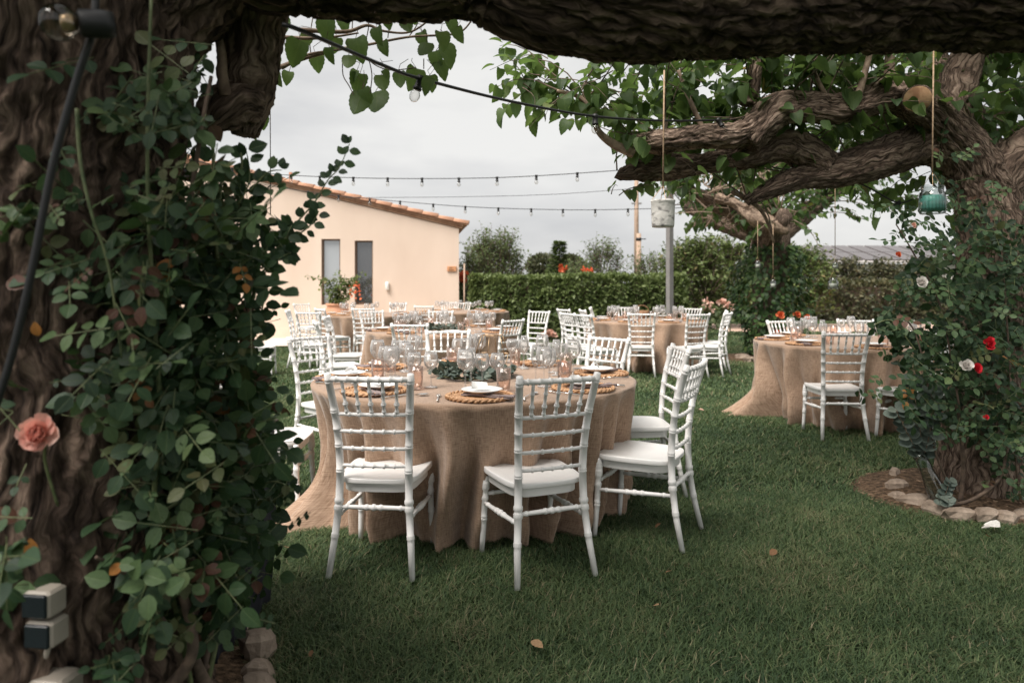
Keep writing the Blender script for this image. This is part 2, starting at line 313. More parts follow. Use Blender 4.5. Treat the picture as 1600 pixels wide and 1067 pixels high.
# ------------------------------------------------------------------ leaves
def leaf_shape(kind):
    if kind == 'mul': T = [.0, .06, .14, .22, .30, .38, .47, .56, .66, .76, .86, .93]; Wd = [.10, .33, .41, .455, .425, .45, .395, .385, .30, .265, .16, .105]; cup, droop = .13, .34; back = [0, -.08, -.06, -.02]+[0]*8
    elif kind == 'euc': T = [.08, .3, .6, .88]; Wd = [.26, .44, .42, .22]; cup, droop = .05, .06; back = [0]*4
    elif kind == 'petal': T = [.1, .4, .75, .95]; Wd = [.18, .42, .52, .36]; cup, droop = .22, -.25; back = [0]*4
    elif kind == 'small': T = [.45]; Wd = [.30]; cup, droop = .08, .1; back = [0]
    else: T = [.12, .35, .62, .86]; Wd = [.20, .35, .33, .16]; cup, droop = .07, .14; back = [0]*4
    V = [(0, 0, 0)]; UV = [(.5, 0)]
    for t, w, b in zip(T, Wd, back):
        z = -droop*t*t
        V += [(-w, t+b, z+cup*w/.4), (0, t, z), (w, t+b, z+cup*w/.4)]; UV += [(.5-w, t), (.5, t), (.5+w, t)]
    k = len(T); V.append((0, 1, -droop)); UV.append((.5, 1)); e = len(V)-1
    Fc = [(0, 2, 1), (0, 3, 2)]
    for i in range(k-1):
        a = 1+3*i; Fc += [(a, a+1, a+4, a+3), (a+1, a+2, a+5, a+4)]
    a = 1+3*(k-1); Fc += [(a, a+1, e), (a+1, a+2, e)]
    return np.array(V, np.float32), Fc, np.array(UV, np.float32)
SHAPES = {k: leaf_shape(k) for k in ('rose', 'mul', 'euc', 'petal', 'small')}
def frame(d, n):
    y = Vector(d).normalized(); z = Vector(n)-y*Vector(n).dot(y)
    z = z.normalized() if z.length > 1e-4 else y.orthogonal().normalized()
    return y.cross(z), y, z
def mesh_np(name, V, faces, UV, tint, m):
    me = bpy.data.meshes.new(name); nv = len(V); loops = np.concatenate([np.asarray(f, np.int32).ravel() for f in faces])
    sizes = np.concatenate([np.full(len(f), np.asarray(f).shape[1], np.int32) for f in faces])
    me.vertices.add(nv); me.vertices.foreach_set('co', np.asarray(V, np.float32).ravel())
    me.loops.add(len(loops)); me.loops.foreach_set('vertex_index', loops)
    me.polygons.add(len(sizes)); st = np.zeros(len(sizes), np.int32); st[1:] = np.cumsum(sizes)[:-1]
    me.polygons.foreach_set('loop_start', st); me.update(calc_edges=True)
    me.polygons.foreach_set('use_smooth', np.ones(len(sizes), bool))
    ul = me.uv_layers.new(name='UVMap'); ul.data.foreach_set('uv', np.asarray(UV, np.float32)[loops].ravel())
    at_ = me.attributes.new('tint', 'FLOAT', 'POINT'); at_.data.foreach_set('value', np.asarray(tint, np.float32))
    me.materials.append(m); me.validate(); return me
LM = {}
def leaf_mesh(kind, m, lev):
    k = (kind, m.name, lev)
    if k not in LM:
        V, Fc, UV = SHAPES[kind]
        LM[k] = mesh_np('leaf', V, [[f for f in Fc if len(f) == 3], [f for f in Fc if len(f) == 4]] if len(Fc) > 4 else [Fc], UV, np.full(len(V), (lev+.5)/10), m)
    return LM[k]
def mass_mesh(name, kind, m, items, off):
    V, Fc, UV = SHAPES[kind]; K = len(items); nv = len(V)
    R = np.zeros((K, 3, 3), np.float32); P = np.zeros((K, 3), np.float32); S = np.zeros(K, np.float32); T = np.zeros(K, np.float32)
    for i, (p, d, n, s, t) in enumerate(items):
        x, y, z = frame(d, n); R[i, :, 0] = x; R[i, :, 1] = y; R[i, :, 2] = z; P[i] = p; S[i] = s; T[i] = t
    P -= np.array(off, np.float32)
    VV = (np.einsum('kij,vj->kvi', R, V)*S[:, None, None]+P[:, None, :]).reshape(-1, 3)
    o = (np.arange(K)*nv)[:, None, None]; fs = []
    for c in (3, 4):
        f = [q for q in Fc if len(q) == c]
        if f: fs.append((np.array(f)[None]+o).reshape(-1, c))
    return mesh_np(name, VV, fs, np.tile(UV, (K, 1)), np.repeat(T, nv), m)
def leaves(parent, off, m, kind, items, nmax=300, name='leaf', mass='leaf_mass'):
    """the leaves that show largest become parts of their own, the rest one part of kind stuff"""
    def score(it): return it[3]/max(it[0][1], .5) if in_frame(it[0], 10) else -1
    items = sorted(items, key=score, reverse=True)
    solo = [i for i in items[:nmax] if score(i) > 0]; rest = items[len(solo):]
    for p, d, n, s, t in solo:
        o = bpy.data.objects.new(name, leaf_mesh(kind, m, min(9, int(t*10)))); COL.objects.link(o); o.parent = parent
        x, y, z = frame(d, n); q = Vector(p)-Vector(off)
        o.matrix_local = Matrix(((x.x*s, y.x*s, z.x*s, q.x), (x.y*s, y.y*s, z.y*s, q.y), (x.z*s, y.z*s, z.z*s, q.z), (0, 0, 0, 1)))
    if rest: link(mass, mass_mesh(mass, kind, m, rest, off), parent, 'stuff')
def tint(R, lo=0, hi=.88, odd=.04):
    return (R.uniform(.9, .975) if R.random() < .85 else .995) if R.random() < odd else min(.88, max(0, R.gauss((lo+hi)/2, (hi-lo)/3.6)))
KEEP = [None]
def shoot(R, base, d, length, nl, size, sag=.25, tw=None, rad=.006, hang=.6, odd=.03, lo=0, hi=.88):
    """a leafy shoot: returns leaves, adds its twig to the MB tw"""
    base = Vector(base); d = Vector(d).normalized(); pts = [base]; k = 6; its = []
    for i in range(k):
        d = (d+rnd_unit(R)*.22+Vector((0, 0, -sag*(i/k)*.6))).normalized(); pts.append(pts[-1]+d*length/k)
    if KEEP[0] and not (KEEP[0](pts[-1]) and KEEP[0](pts[3])): return its
    if tw is not None: tw.tube(pts, [rad*(1-.75*i/k) for i in range(k+1)], 5, False)
    for i in range(nl):
        t = (.12+.88*(i+R.random())/nl)*k; j = min(k-1, int(t)); p = pts[j].lerp(pts[j+1], t-j); ax = (pts[j+1]-pts[j]).normalized()
        out = rnd_unit(R); out = (out-ax*out.dot(ax)).normalized()
        ld = (out*.8+ax*.35+Vector((0, 0, -hang))).normalized()
        p2 = p+(out*.7+ax*.3)*size*.3
        nn = Vector((0, 0, 1))*.8+out*.5+rnd_unit(R)*.55
        its.append((p2, ld, nn, size*R.uniform(.65, 1.15), tint(R, lo, hi, odd)))
    return its
def bark_tube(mb, ctrl, rads, n=40, seg=.03, amp=.015, fx=5, fz=1.6, lump=0, seed=0):
    """a limb with ridged bark: rads per control point, geometry displaced by stretched noise"""
    P = spline(ctrl, 10); L = sum((P[i+1]-P[i]).length for i in range(len(P)-1)); m = max(4, int(L/seg))
    cum = [0]
    for i in range(len(P)-1): cum.append(cum[-1]+(P[i+1]-P[i]).length)
    xs = np.linspace(0, L, m); arr = np.array([tuple(p) for p in P])
    Q = [Vector((np.interp(x, cum, arr[:, 0]), np.interp(x, cum, arr[:, 1]), np.interp(x, cum, arr[:, 2]))) for x in xs]
    rr = np.interp(xs/L*(len(rads)-1), range(len(rads)), rads); V = []; UV = []
    nx = (Q[1]-Q[0]).orthogonal().normalized(); rmax = max(rads)
    for i, p in enumerate(Q):
        t = (Q[min(i+1, m-1)]-Q[max(i-1, 0)]).normalized(); nx = (nx-t*nx.dot(t)).normalized(); ny = t.cross(nx); v = xs[i]
        for j in range(n+1):
            a = 2*PI*(j % n)/n; ca, sa = math.cos(a), math.sin(a)
            q = Vector((ca*rmax*fx+seed, sa*rmax*fx, v*fz+seed*1.7))
            w = noise.noise(q*.5)*1.5
            h = 1-abs(noise.noise(q*2.6+Vector((w, w, 0)))*2)
            h2 = noise.noise(Vector((q.x*6.5, q.y*6.5, q.z*9)))
            lo = noise.noise(Vector((ca*1.3+seed, sa*1.3, v*1.8)))*lump
            V.append(p+(nx*ca+ny*sa)*max(.002, rr[i]+amp*(h-.6)+amp*.5*(.5-abs(h2)*2)+lo*rr[i])); UV.append((2*PI*j/n*rmax, v))
    k = n+1; Fc = [(i*k+j, i*k+j+1, (i+1)*k+j+1, (i+1)*k+j) for i in range(m-1) for j in range(n)]
    V += [Q[0], Q[-1]]; UV += [(0, 0), (0, L)]; b = len(V)-2
    Fc += [(b, j+1, j) for j in range(n)]+[(b+1, (m-1)*k+j, (m-1)*k+j+1) for j in range(n)]
    mb.add(V, Fc, UV)
def pxs(L): return [at(a, b, c) for a, b, c, *_ in L]
def prs(L): return [q[3]*.9*q[2]/F for q in L]
# ------------------------------------------------------------------ ground
def sheet(name, pts, z, m, kind='structure'):
    mb = MB(); mb.add([(p[0], p[1], z) for p in pts], [tuple(range(len(pts)))], [(p[0], p[1]) for p in pts]); return mb.build(name, m, kind=kind, smooth=False)
sheet('lawn', [(-300, -40), (300, -40), (300, 900), (-300, 900)], 0, M['lawn'])
sheet('pavement', [(-20, 14.7), (-.9, 14.7), (-.9, 27), (-20, 27)], .03, M['pave'])
sheet('sand_path', [(6.2, 19.6), (16, 19.6), (16, 23.5), (6.2, 23.5)], .008, M['pathsand'])
R0 = random.Random(5)
def stone_mesh(seed, sz):
    R = random.Random(seed); mb = MB(); V = []; n = 9
    for z, k in ((-.5, .75), (-.2, 1), (.2, .92), (.42, .6)):
        for j in range(n):
            a = 2*PI*j/n; r = k*(.9+.55*noise.noise(Vector((math.cos(a)*1.4+seed*3.1, math.sin(a)*1.4, z*1.5))))
            V.append((math.cos(a)*r*sz[0], math.sin(a)*r*sz[1], z*sz[2]*2))
    V.append((.05*sz[0], 0, .5*sz[2]*2)); V.append((0, 0, -sz[2]))
    Fc = [(i*n+j, i*n+(j+1) % n, (i+1)*n+(j+1) % n, (i+1)*n+j) for i in range(3) for j in range(n)]
    Fc += [(3*n+j, 3*n+(j+1) % n, 4*n) for j in range(n)] + [((j+1) % n, j, 4*n+1) for j in range(n)]
    mb.add(V, Fc); return mb
BEDS = []
def bed(cx, cy, rx, ry, stones, seed, chips=0):
    n = 64; mb = MB(); V = [(cx, cy, .075)]; R = random.Random(seed)
    for k, (s, z) in enumerate(((.6, .06), (.88, .035), (1, .004))):
        for j in range(n):
            a = 2*PI*j/n; q = s*(1+.06*noise.noise(Vector((math.cos(a)*2, math.sin(a)*2, seed+k*.2))))
            V.append((cx+rx*q*math.cos(a), cy+ry*q*math.sin(a), z+.012*noise.noise(Vector((math.cos(a)*6*s, math.sin(a)*6*s, seed))) if k < 2 else .004))
    Fc = [(0, 1+j, 1+(j+1) % n) for j in range(n)]
    for k in range(2): Fc += [(1+k*n+j, 1+(k+1)*n+j, 1+(k+1)*n+(j+1) % n, 1+k*n+(j+1) % n) for j in range(n)]
    mb.add(V, Fc); o = mb.build('soil_bed', M['soil'], kind='structure'); BEDS.append((cx, cy, rx, ry))
    for i, (x, y, l, w, h, rz) in enumerate(stones):
        st = stone_mesh(seed*10+i, (l/2, w/2, h/2)); ob = st.build('stone', M['stone'], o, smooth=False); ob.location = (x, y, h*.5); ob.rotation_euler = (R.uniform(-.22, .22), R.uniform(-.22, .22), rz+R.uniform(-.2, .2))
    if chips:
        c = MB()
        for i in range(chips):
            a = R.uniform(0, 2*PI); q = math.sqrt(R.random()); x, y = cx+rx*q*math.cos(a), cy+ry*q*math.sin(a)
            if y < 1.2: continue
            c.box((x, y, .078-.07*q*q+.004), (R.uniform(.012, .04), R.uniform(.005, .012), .004), R.uniform(0, PI))
        c.build('wood_chip', M['chip'], o, smooth=False, kind='stuff')
    return o
def gp(px, py, z=0): s = (py-HOR)/(EYE-z); return ((px-800)/s, F/s)
def stone_row(L):
    out = []
    for px, py, l, w, h, rz in L: x, y = gp(px, py); out.append((x, y, l, w, h, rz))
    return out
bed(-1.35, 1.85, .62, .82, stone_row([(404, 1030, .15, .10, .11, .3), (372, 992, .10, .09, .08, 1.2), (402, 1062, .12, .09, .07, .2), (352, 975, .09, .07, .06, .5), (400, 1100, .16, .1, .1, .2)]), 3, 700)
bed(3.05, 4.32, .85, .62, stone_row([(1399, 752, .15, .09, .09, .9), (1402, 772, .15, .10, .10, .2), (1404, 785, .10, .08, .07, 0), (1432, 794, .20, .11, .09, -.5), (1466, 806, .20, .11, .09, -.4),
    (1501, 814, .22, .11, .08, -.15), (1541, 817, .18, .11, .09, .1), (1572, 819, .16, .1, .08, 0), (1602, 816, .16, .1, .08, .2), (1640, 806, .2, .1, .09, .3), (1690, 790, .2, .1, .09, .5)]), 7, 500)
bed(4.66, 12.4, 1.0, .8, stone_row([(1160, 563, .35, .2, .12, .1), (1172, 566, .3, .18, .1, 0), (1186, 568, .34, .2, .12, .2), (1204, 569, .3, .2, .1, 0)]), 11)
# grass blades: real blades, denser near the camera
def grass():
    R = np.random.default_rng(4); VV = []; T = []; FQ = []; FT = []; base = 0
    def hole(x, y):
        h = np.zeros(len(x), bool)
        for cx, cy, rx, ry in BEDS: h |= ((x-cx)/rx)**2+((y-cy)/ry)**2 < .9
        return h | ((y > 14.7) & (x < -.9)) | ((y > 19.6) & (y < 23.5) & (x > 6.2))
    for y0, y1, dens, hgt, wid in ((1.9, 4.4, 21000, .027, .0040), (4.4, 8, 6000, .03, .0070), (8, 16, 1300, .034, .013), (16, 30, 260, .04, .03)):
        A = .8*(y1*y1-y0*y0)+1.2*(y1-y0); n = int(A*dens); y = np.sqrt(R.uniform(y0*y0, y1*y1, n)); x = R.uniform(-1, 1, n)*(.8*y+.6)
        k = ~hole(x, y); x, y = x[k], y[k]; n = len(x)
        ph = .5*np.sin(x*1.7+np.sin(y*1.3)*1.5)*np.sin(y*2.1+x*.6)+.35*np.sin(x*5.3+2*np.sin(y*2.2))*np.sin(y*4.7+1.5*np.sin(x*2.9))+.25*np.sin(x*11+2*np.sin(y*6))*np.sin(y*9.5+2*np.sin(x*7))
        h = hgt*R.uniform(.5, 1.25, n)*(1+.22*ph); a = R.uniform(0, 2*PI, n); w = wid*R.uniform(.6, 1.2, n)/2; ln = R.uniform(.2, 2.4, n)*h
        dx, dy = np.cos(a), np.sin(a); lx, ly = np.cos(a+1.4), np.sin(a+1.4)
        z0 = np.zeros(n)
        P = np.stack([np.stack([x-dx*w, y-dy*w, z0], 1), np.stack([x+dx*w, y+dy*w, z0], 1), np.stack([x+dx*w*.8+lx*ln*.35, y+dy*w*.8+ly*ln*.35, h*.6], 1),
                      np.stack([x-dx*w*.8+lx*ln*.35, y-dy*w*.8+ly*ln*.35, h*.6], 1), np.stack([x+lx*ln, y+ly*ln, h], 1)], 1)
        i = base+np.arange(n)[:, None]*5; FQ.append(i+np.array([[0, 1, 2, 3]])); FT.append(i+np.array([[3, 2, 4]])); base += n*5
        VV.append(P.reshape(-1, 3)); t = np.clip(R.normal(.5, .2, n)+.3*ph, 0, .89); dry = R.random(n) < .05+.5*np.clip(ph-.32, 0, 1); t[dry] = R.uniform(.9, 1, dry.sum())
        T.append(np.repeat(t, 5))
    V = np.concatenate(VV); me = mesh_np('grass', V, [np.concatenate(FQ), np.concatenate(FT)], np.zeros((len(V), 2)), np.concatenate(T), M['grass']); link('grass', me, kind='stuff')
grass()
# ------------------------------------------------------------------ house
WY = 17.0; WS = F/WY
def wx(px): return (px-800)/WS
def wz(py): return EYE-(py-HOR)/WS
def house():
    XR = wx(717); ridge = -9.2; xl = -15.0
    def zr(x): z1 = wz(268)+(wx(340)-x)*.236 if x >= ridge else wz(268)+(wx(340)-ridge)*.236-(ridge-x)*.236; return z1
    h = thing('house', 'peach stuccoed house with sloping terracotta roof and two tall narrow windows', 'house', (XR, WY, 0)); off = (XR, WY, 0)
    wins = [(wx(502), wx(531.5), .85, wz(373.5)), (wx(554), wx(582.5), .85, wz(376))]
    mb = MB(); xs = sorted([xl, ridge, XR]+[v for w in wins for v in w[:2]])
    for a, b in zip(xs, xs[1:]):
        w = next((w for w in wins if abs(w[0]-a) < 1e-6), None)
        def col(z0a, z0b, z1a, z1b): mb.quad((a, WY, z0a), (b, WY, z0b), (b, WY, z1b), (a, WY, z1a))
        if w: col(0, 0, w[2], w[2]); col(w[3], w[3], zr(a), zr(b))
        else: col(0, 0, zr(a), zr(b))
    for x0, x1, z0, z1 in wins:
        d = .14
        mb.quad((x0, WY, z0), (x0, WY, z1), (x0, WY+d, z1), (x0, WY+d, z0)); mb.quad((x1, WY, z1), (x1, WY, z0), (x1, WY+d, z0), (x1, WY+d, z1))
        mb.quad((x0, WY, z1), (x1, WY, z1), (x1, WY+d, z1), (x0, WY+d, z1)); mb.quad((x0, WY, z0), (x0, WY+d, z0), (x1, WY+d, z0), (x1, WY, z0))
    mb.quad((XR, WY, 0), (XR-1.3, WY+9, 0), (XR-1.3, WY+9, zr(XR)), (XR, WY, zr(XR))); mb.quad((xl, WY+9, 0), (xl, WY, 0), (xl, WY, zr(xl)), (xl, WY+9, zr(xl)))
    mb.build('wall', M['stucco'], h, off, False)
    p = MB(); p.box(((xl+XR)/2, WY-.012, .14), (XR-xl+.02, .03, .28)); p.build('plinth', M['plinth'], h, off, False)
    for i, (x0, x1, z0, z1) in enumerate(wins):
        f = MB(); t = .035
        f.box(((x0+x1)/2, WY+.10, z1-t/2), (x1-x0-.004, .05, t)); f.box(((x0+x1)/2, WY+.10, z0+t/2), (x1-x0-.004, .05, t))
        f.box((x0+t/2+.002, WY+.10, (z0+z1)/2), (t, .05, z1-z0-2*t-.004)); f.box((x1-t/2-.002, WY+.10, (z0+z1)/2), (t, .05, z1-z0-2*t-.004))
        fo = f.build('window', M['frame'], h, off, False)
        g = MB(); g.box(((x0+x1)/2, WY+.115, (z0+z1)/2), (x1-x0-2*t, .008, z1-z0-2*t)); g.build('pane', M['sky_pane'] if i == 0 else M['pane'], fo, off, False)
    # cornice courses and roof slabs
    for zo, pr, th, nm in ((.015, .035, .055, 'cornice'), (.072, .07, .05, 'cornice')):
        c = MB(); V = []
        for x in (xl-.1, ridge, XR+.05+pr):
            z = zr(x)+zo; V += [(x, WY-pr, z), (x, WY-pr, z+th), (x, WY+.2, z), (x, WY+.2, z+th)]
        Fc = []
        for i in (0, 4): Fc += [(i, i+4, i+5, i+1), (i, i+2, i+6, i+4), (i+1, i+5, i+7, i+3)]
        Fc += [(8, 10, 11, 9)]; c.add(V, Fc); c.build(nm, M['cornice'], h, off, False)
    r = MB(); V = []
    for x in (xl-.3, ridge, XR+.22):
        z = zr(x)+.125; k = 1.4 if x > XR else 0; V += [(x, WY-.07, z), (x-k, WY+9.3, z), (x, WY-.07, z+.03), (x-k, WY+9.3, z+.03)]
    r.add(V, [(0, 1, 5, 4), (4, 5, 9, 8), (2, 6, 7, 3), (6, 10, 11, 7), (0, 4, 6, 2), (4, 8, 10, 6), (8, 9, 11, 10)]); ro = r.build('roof', M['tile'], h, off, False)
    # barrel tiles: verge row and the rows behind it
    sl = math.atan(.236); L = .46; R = random.Random(2)
    t = MB(); V = []; n = 6
    for x, rr in ((0, .115), (L, .10)):
        for k in (1, .86):
            for j in range(n+1): a = PI*j/n; V.append((x, -math.cos(a)*rr*k, math.sin(a)*rr*k*.8))
    m_ = n+1; Fc = [(j, j+1, 2*m_+j+1, 2*m_+j) for j in range(n)]+[(m_+j+1, m_+j, 3*m_+j, 3*m_+j+1) for j in range(n)]+[(j+1, j, m_+j, m_+j+1) for j in range(n)]
    t.add(V, Fc); t0 = None
    for row in range(7):
        x = XR+.25-row*.235*.15; i = 0
        while x > ridge and (row == 0 or x > -7.4):
            if t0 is None: ob = t.build('roof_tile', M['tile'], ro, smooth=True); t0 = ob
            else: ob = t0.copy(); COL.objects.link(ob)
            ob.location = (x-XR, row*.235-.02, zr(x)+.155+R.uniform(-.006, .006)); ob.rotation_euler = (0, -(sl-.05), PI+R.uniform(-.02, .02))
            x -= .385; i += 1
    rs = MB()
    for row in range(7, 38):
        y = WY+row*.235-.02; V = []; 
        for x in (ridge, XR+.25-row*.235*.15):
            for j in range(5): a = PI*j/4; V.append((x, y-math.cos(a)*.11, zr(x)+.155+math.sin(a)*.09))
        rs.add(V, [(j, j+1, 6+j, 5+j) for j in range(4)])
    rs.build('tile_row', M['tile'], ro, off, True, 'stuff')
    # wall lamp, sign
    lm = MB(); c = (wx(605.5), WY-.05, wz(447)); lm.lathe([(0, -.1), (.035, -.1), (.05, -.08), (.05, .08), (.035, .105), (0, .105)], 12, c); lm.build('wall_lamp', plain('white_lamp_glass', (.8, .78, .74), .3), h, off)
    s = MB(); c = (wx(706), WY-.022, wz(420)); s.box(c, (.23, .04, .125), 0, .006); so = s.build('sign_board', M['sign'], h, off, False)
    k = MB(); R = random.Random(9)
    for zz, x0, n, hgt in ((.025, -.055, 3, .026), (-.03, -.07, 7, .020)):
        for j in range(n):
            x = c[0]+x0+j*(.026 if n == 3 else .0185)
            for q in range(2): k.box((x+q*.009, WY-.0445, c[2]+zz), (.0045, .003, hgt))
            k.box((x+.0045, WY-.0448, c[2]+zz+R.choice((-1, 0, 1))*hgt*.36), (.012, .003, .005))
    k.build('lettering', M['ink'], so, off, False, 'stuff')
    v = MB(); v.box((wx(444), WY+.5, zr(wx(444))+.28), (.07, .07, .34)); v.build('vent_pipe', M['terracotta'], h, off, False)
house()
# ------------------------------------------------------------------ poles, solar roof, far things
def pole():
    b = at(1046.5, 447, 15.0); t = thing('lamp_post', 'square grey steel post standing before the clipped hedge', 'post', (b.x, b.y, 0))
    m = MB(); m.box((0, 0, 1.75), (.115, .115, 3.5), .55); m.build('shaft', M['metal_pole'], t, smooth=False)
    m = MB(); m.box((0, 0, .012), (.24, .24, .024), .55); m.build('base_plate', M['metal_pole'], t, smooth=False)
pole()
def far_stuff():
    p = at(994.5, 447, 34); t = thing('utility_pole', 'tall thin wooden utility pole rising behind the hedge', 'pole', (p.x, p.y, 0))
    m = MB(); m.tube([(0, 0, 0), (0, 0, 9)], [.13, .10], 10); m.build('shaft', M['wood_pole'], t)
    m = MB(); m.box((0, -.05, 5.4), (.5, .08, .08)); m.build('cross_arm', M['metal_pole'], t, smooth=False)
    p = at(998, 447, 30); t = thing('support_pole', 'shorter wooden pole with iron clamp beside the tall utility pole', 'pole', (p.x, p.y, 0))
    m = MB(); m.tube([(0, 0, 0), (0, 0, EYE+(446-365)*30/F)], [.12, .105], 10); m.build('shaft', M['wood_pole'], t)
    m = MB(); m.tube([(0, 0, 3.3), (0, 0, 3.42)], .125, 10); m.tube([(0, -.1, 3.36), (.3, -.1, 3.36)], .02, 6); m.build('clamp', M['black'], t)
    Y = 46; a = at(1262, 408, Y); b = at(1440, 408, Y); zl, zh = at(0, 409, Y).z, at(0, 384, Y+5).z
    t = thing('solar_shed', 'long low farm shed with dark solar panels on its roof', 'shed', (a.x, Y, 0)); Lx = b.x-a.x+8
    m = MB(); m.box((Lx/2, 2.6, (zl-.15)/2), (Lx-.4, 4.8, zl-.15)); m.build('wall', M['farwall'], t, smooth=False)
    r = MB(); V = [(0, -.3, zl), (Lx, -.3, zl), (Lx, 5.3, zh), (0, 5.3, zh), (0, -.3, zl-.12), (Lx, -.3, zl-.12), (Lx, 5.3, zh-.12), (0, 5.3, zh-.12)]
    r.add(V, [(0, 1, 2, 3), (7, 6, 5, 4), (0, 4, 5, 1), (1, 5, 6, 2), (3, 2, 6, 7), (0, 3, 7, 4)]); ro = r.build('roof', M['alu'], t, smooth=False)
    n = int(Lx/1.25); p0 = None
    for i in range(n):
        for j in range(2):
            if p0 is None:
                q = MB(); q.box((0, 0, 0), (1.08, 2.55, .05)); p0 = q.build('solar_panel', M['solar'], ro, smooth=False); ob = p0
            else: ob = p0.copy(); COL.objects.link(ob)
            f = (.27+.46*j); ob.location = (.7+i*1.25, -.3+5.6*f, zl+(zh-zl)*f+.06); ob.rotation_euler = (math.atan((zh-zl)/5.6), 0, 0)
    # a low wooded rise far off
    m = MB(); V = []; n = 80
    for i in range(n+1):
        x = -260+520*i/n; hh = 2.2+2.2*noise.noise(Vector((i*.23, 3, 0)))+1.2*noise.noise(Vector((i*.9, 7, 0)))
        V += [(x, 250, -1), (x, 255, max(.5, hh)), (x, 300, max(.8, hh*1.1))]
    m.add(V, [(3*i+k, 3*i+3+k, 3*i+4+k, 3*i+1+k) for i in range(n) for k in (0, 1)]); m.build('distant_hills', M['hill'], kind='structure')
far_stuff()
# ------------------------------------------------------------------ chairs
def rings(mb, pts, base, marks, n=8, per=26):
    """a turned bar: base radii along pts, with small collars (t, half width, extra radius)"""
    P = spline(pts, 6); L = [0]
    for i in range(len(P)-1): L.append(L[-1]+(P[i+1]-P[i]).length)
    T = L[-1]; ts = set(np.linspace(0, 1, 7))
    for t, w, e in marks: ts |= {max(0, t-w), max(0, t-w*.55), t, min(1, t+w*.55), min(1, t+w)}
    ts = sorted(ts); A = np.array([tuple(p) for p in P]); u = [l/T for l in L]
    Q = [Vector([np.interp(t, u, A[:, k]) for k in range(3)]) for t in ts]; r = []
    for t in ts:
        b = np.interp(t, np.linspace(0, 1, len(base)), base); x = 0
        for c, w, e in marks:
            d = abs(t-c)
            if d < w*.99: x = max(x, e) if e > 0 else min(x, e)
        r.append(b+x)
    mb.tube(Q, r, n)
def make_chair():
    t = thing('banquet_chair', 'white banquet chair', 'chair'); w = M['white']
    m = MB(); n = 40; V = []; Fc = []
    def outline(s, z, dish=0):
        for j in range(n):
            a = 2*PI*j/n; c, s_ = math.cos(a), math.sin(a); e = .42
            x = abs(c)**e*(1 if c > 0 else -1); y = abs(s_)**e*(1 if s_ > 0 else -1)
            hw = .182+.026*(y+1)/2
            V.append((x*hw*s, y*.205*s+.012, z+dish*(x*x)*.006-(.006 if y > .8 and dish else 0)))
    V.append((0, .0, .423))
    for s, z, d in ((.45, .4235, 0), (.85, .427, 1), (.97, .429, 1), (.995, .428, 1), (1.003, .4245, 1), (1.004, .4115, 0), (.999, .4085, 0), (.985, .408, 0), (.915, .408, 0), (.905, .4065, 0), (.903, .402, 0), (.90, .368, 0), (.897, .365, 0), (.87, .365, 0)): outline(s, z, d)
    Fc = [(0, 1+j, 1+(j+1) % n) for j in range(n)]
    for k in range(13): Fc += [(1+k*n+j, 1+(k+1)*n+j, 1+(k+1)*n+(j+1) % n, 1+k*n+(j+1) % n) for j in range(n)]
    m.add(V, Fc); m.build('seat', w, t)
    bp = [(.192, -.262, 0), (.178, -.228, .15), (.165, -.205, .30), (.160, -.196, .45), (.163, -.203, .58), (.172, -.228, .73), (.183, -.262, .85), (.190, -.285, .925)]
    def post(z, s):
        zs = [p[2] for p in bp]; return Vector((s*np.interp(z, zs, [p[0] for p in bp]), np.interp(z, zs, [p[1] for p in bp]), z))
    for s in (-1, 1):
        m = MB(); mk = [(.19, .007, .002), (.202, .006, .002), (.325, .016, .0045), (.36, .014, .004), (.5, .006, .0022), (.512, .005, .0018), (.625, .006, .0022), (.637, .005, .0018), (.715, .006, .0022), (.80, .006, .0022), (.812, .005, .0018), (.955, .006, .0022), (.97, .006, .0025)]
        rings(m, [(s*a, b, c) for a, b, c in bp], [.0135, .0155, .0165, .0175, .0178, .0172, .0175, .0178, .0155], mk, 10); m.build('back_post', w, t)
        m = MB(); f = [(s*.190, .205, 0), (s*.182, .192, .2), (s*.176, .185, .41)]
        rings(m, f, [.0125, .0145, .0155, .0165, .0165], [(.40, .02, .0025), (.435, .015, .002), (.66, .03, .003), (.80, .05, .006), (.87, .04, .005), (.93, .025, .004)], 10); m.build('leg', w, t)
    def rail(name, z, r, marks, bow=-.012, n=8):
        m = MB(); a, b = post(z, -1), post(z, 1); mid = (a+b)/2+Vector((0, bow, 0)); rings(m, [a, a.lerp(mid, .5)+Vector((0, bow*.25, 0)), mid, b.lerp(mid, .5)+Vector((0, bow*.25, 0)), b], [r]*3, marks, n); m.build(name, w, t)
    rail('top_rail', .900, .0125, [(x, .012, .003) for x in (.1, .24, .37, .5, .63, .76, .9)], -.016, 10)
    bumps = [(x, .018, .0035) for x in (.2, .35, .5, .65, .8)]
    for z in (.735, .655, .575, .495): rail('back_rail', z, .0085, bumps)
    for k in range(5):
        f = (k+1)/6; m = MB(); a = post(.735, -1).lerp(post(.735, 1), f)+Vector((0, -.010*math.sin(f*PI), 0)); b = post(.893, -1).lerp(post(.893, 1), f)+Vector((0, -.013*math.sin(f*PI), 0))
        rings(m, [a, a.lerp(b, .5), b], [.0085, .0075, .008], [(.1, .03, .002), (.3, .035, .005), (.36, .02, .002), (.68, .03, .003)], 8); m.build('spindle', w, t)
    fl = lambda s, z: Vector((s*np.interp(z, [0, .2, .44], [.19, .182, .176]), np.interp(z, [0, .2, .44], [.205, .192, .185]), z))
    ms = [(.12, .02, .003), (.4, .025, .003), (.5, .03, .004), (.6, .025, .003), (.88, .02, .003)]
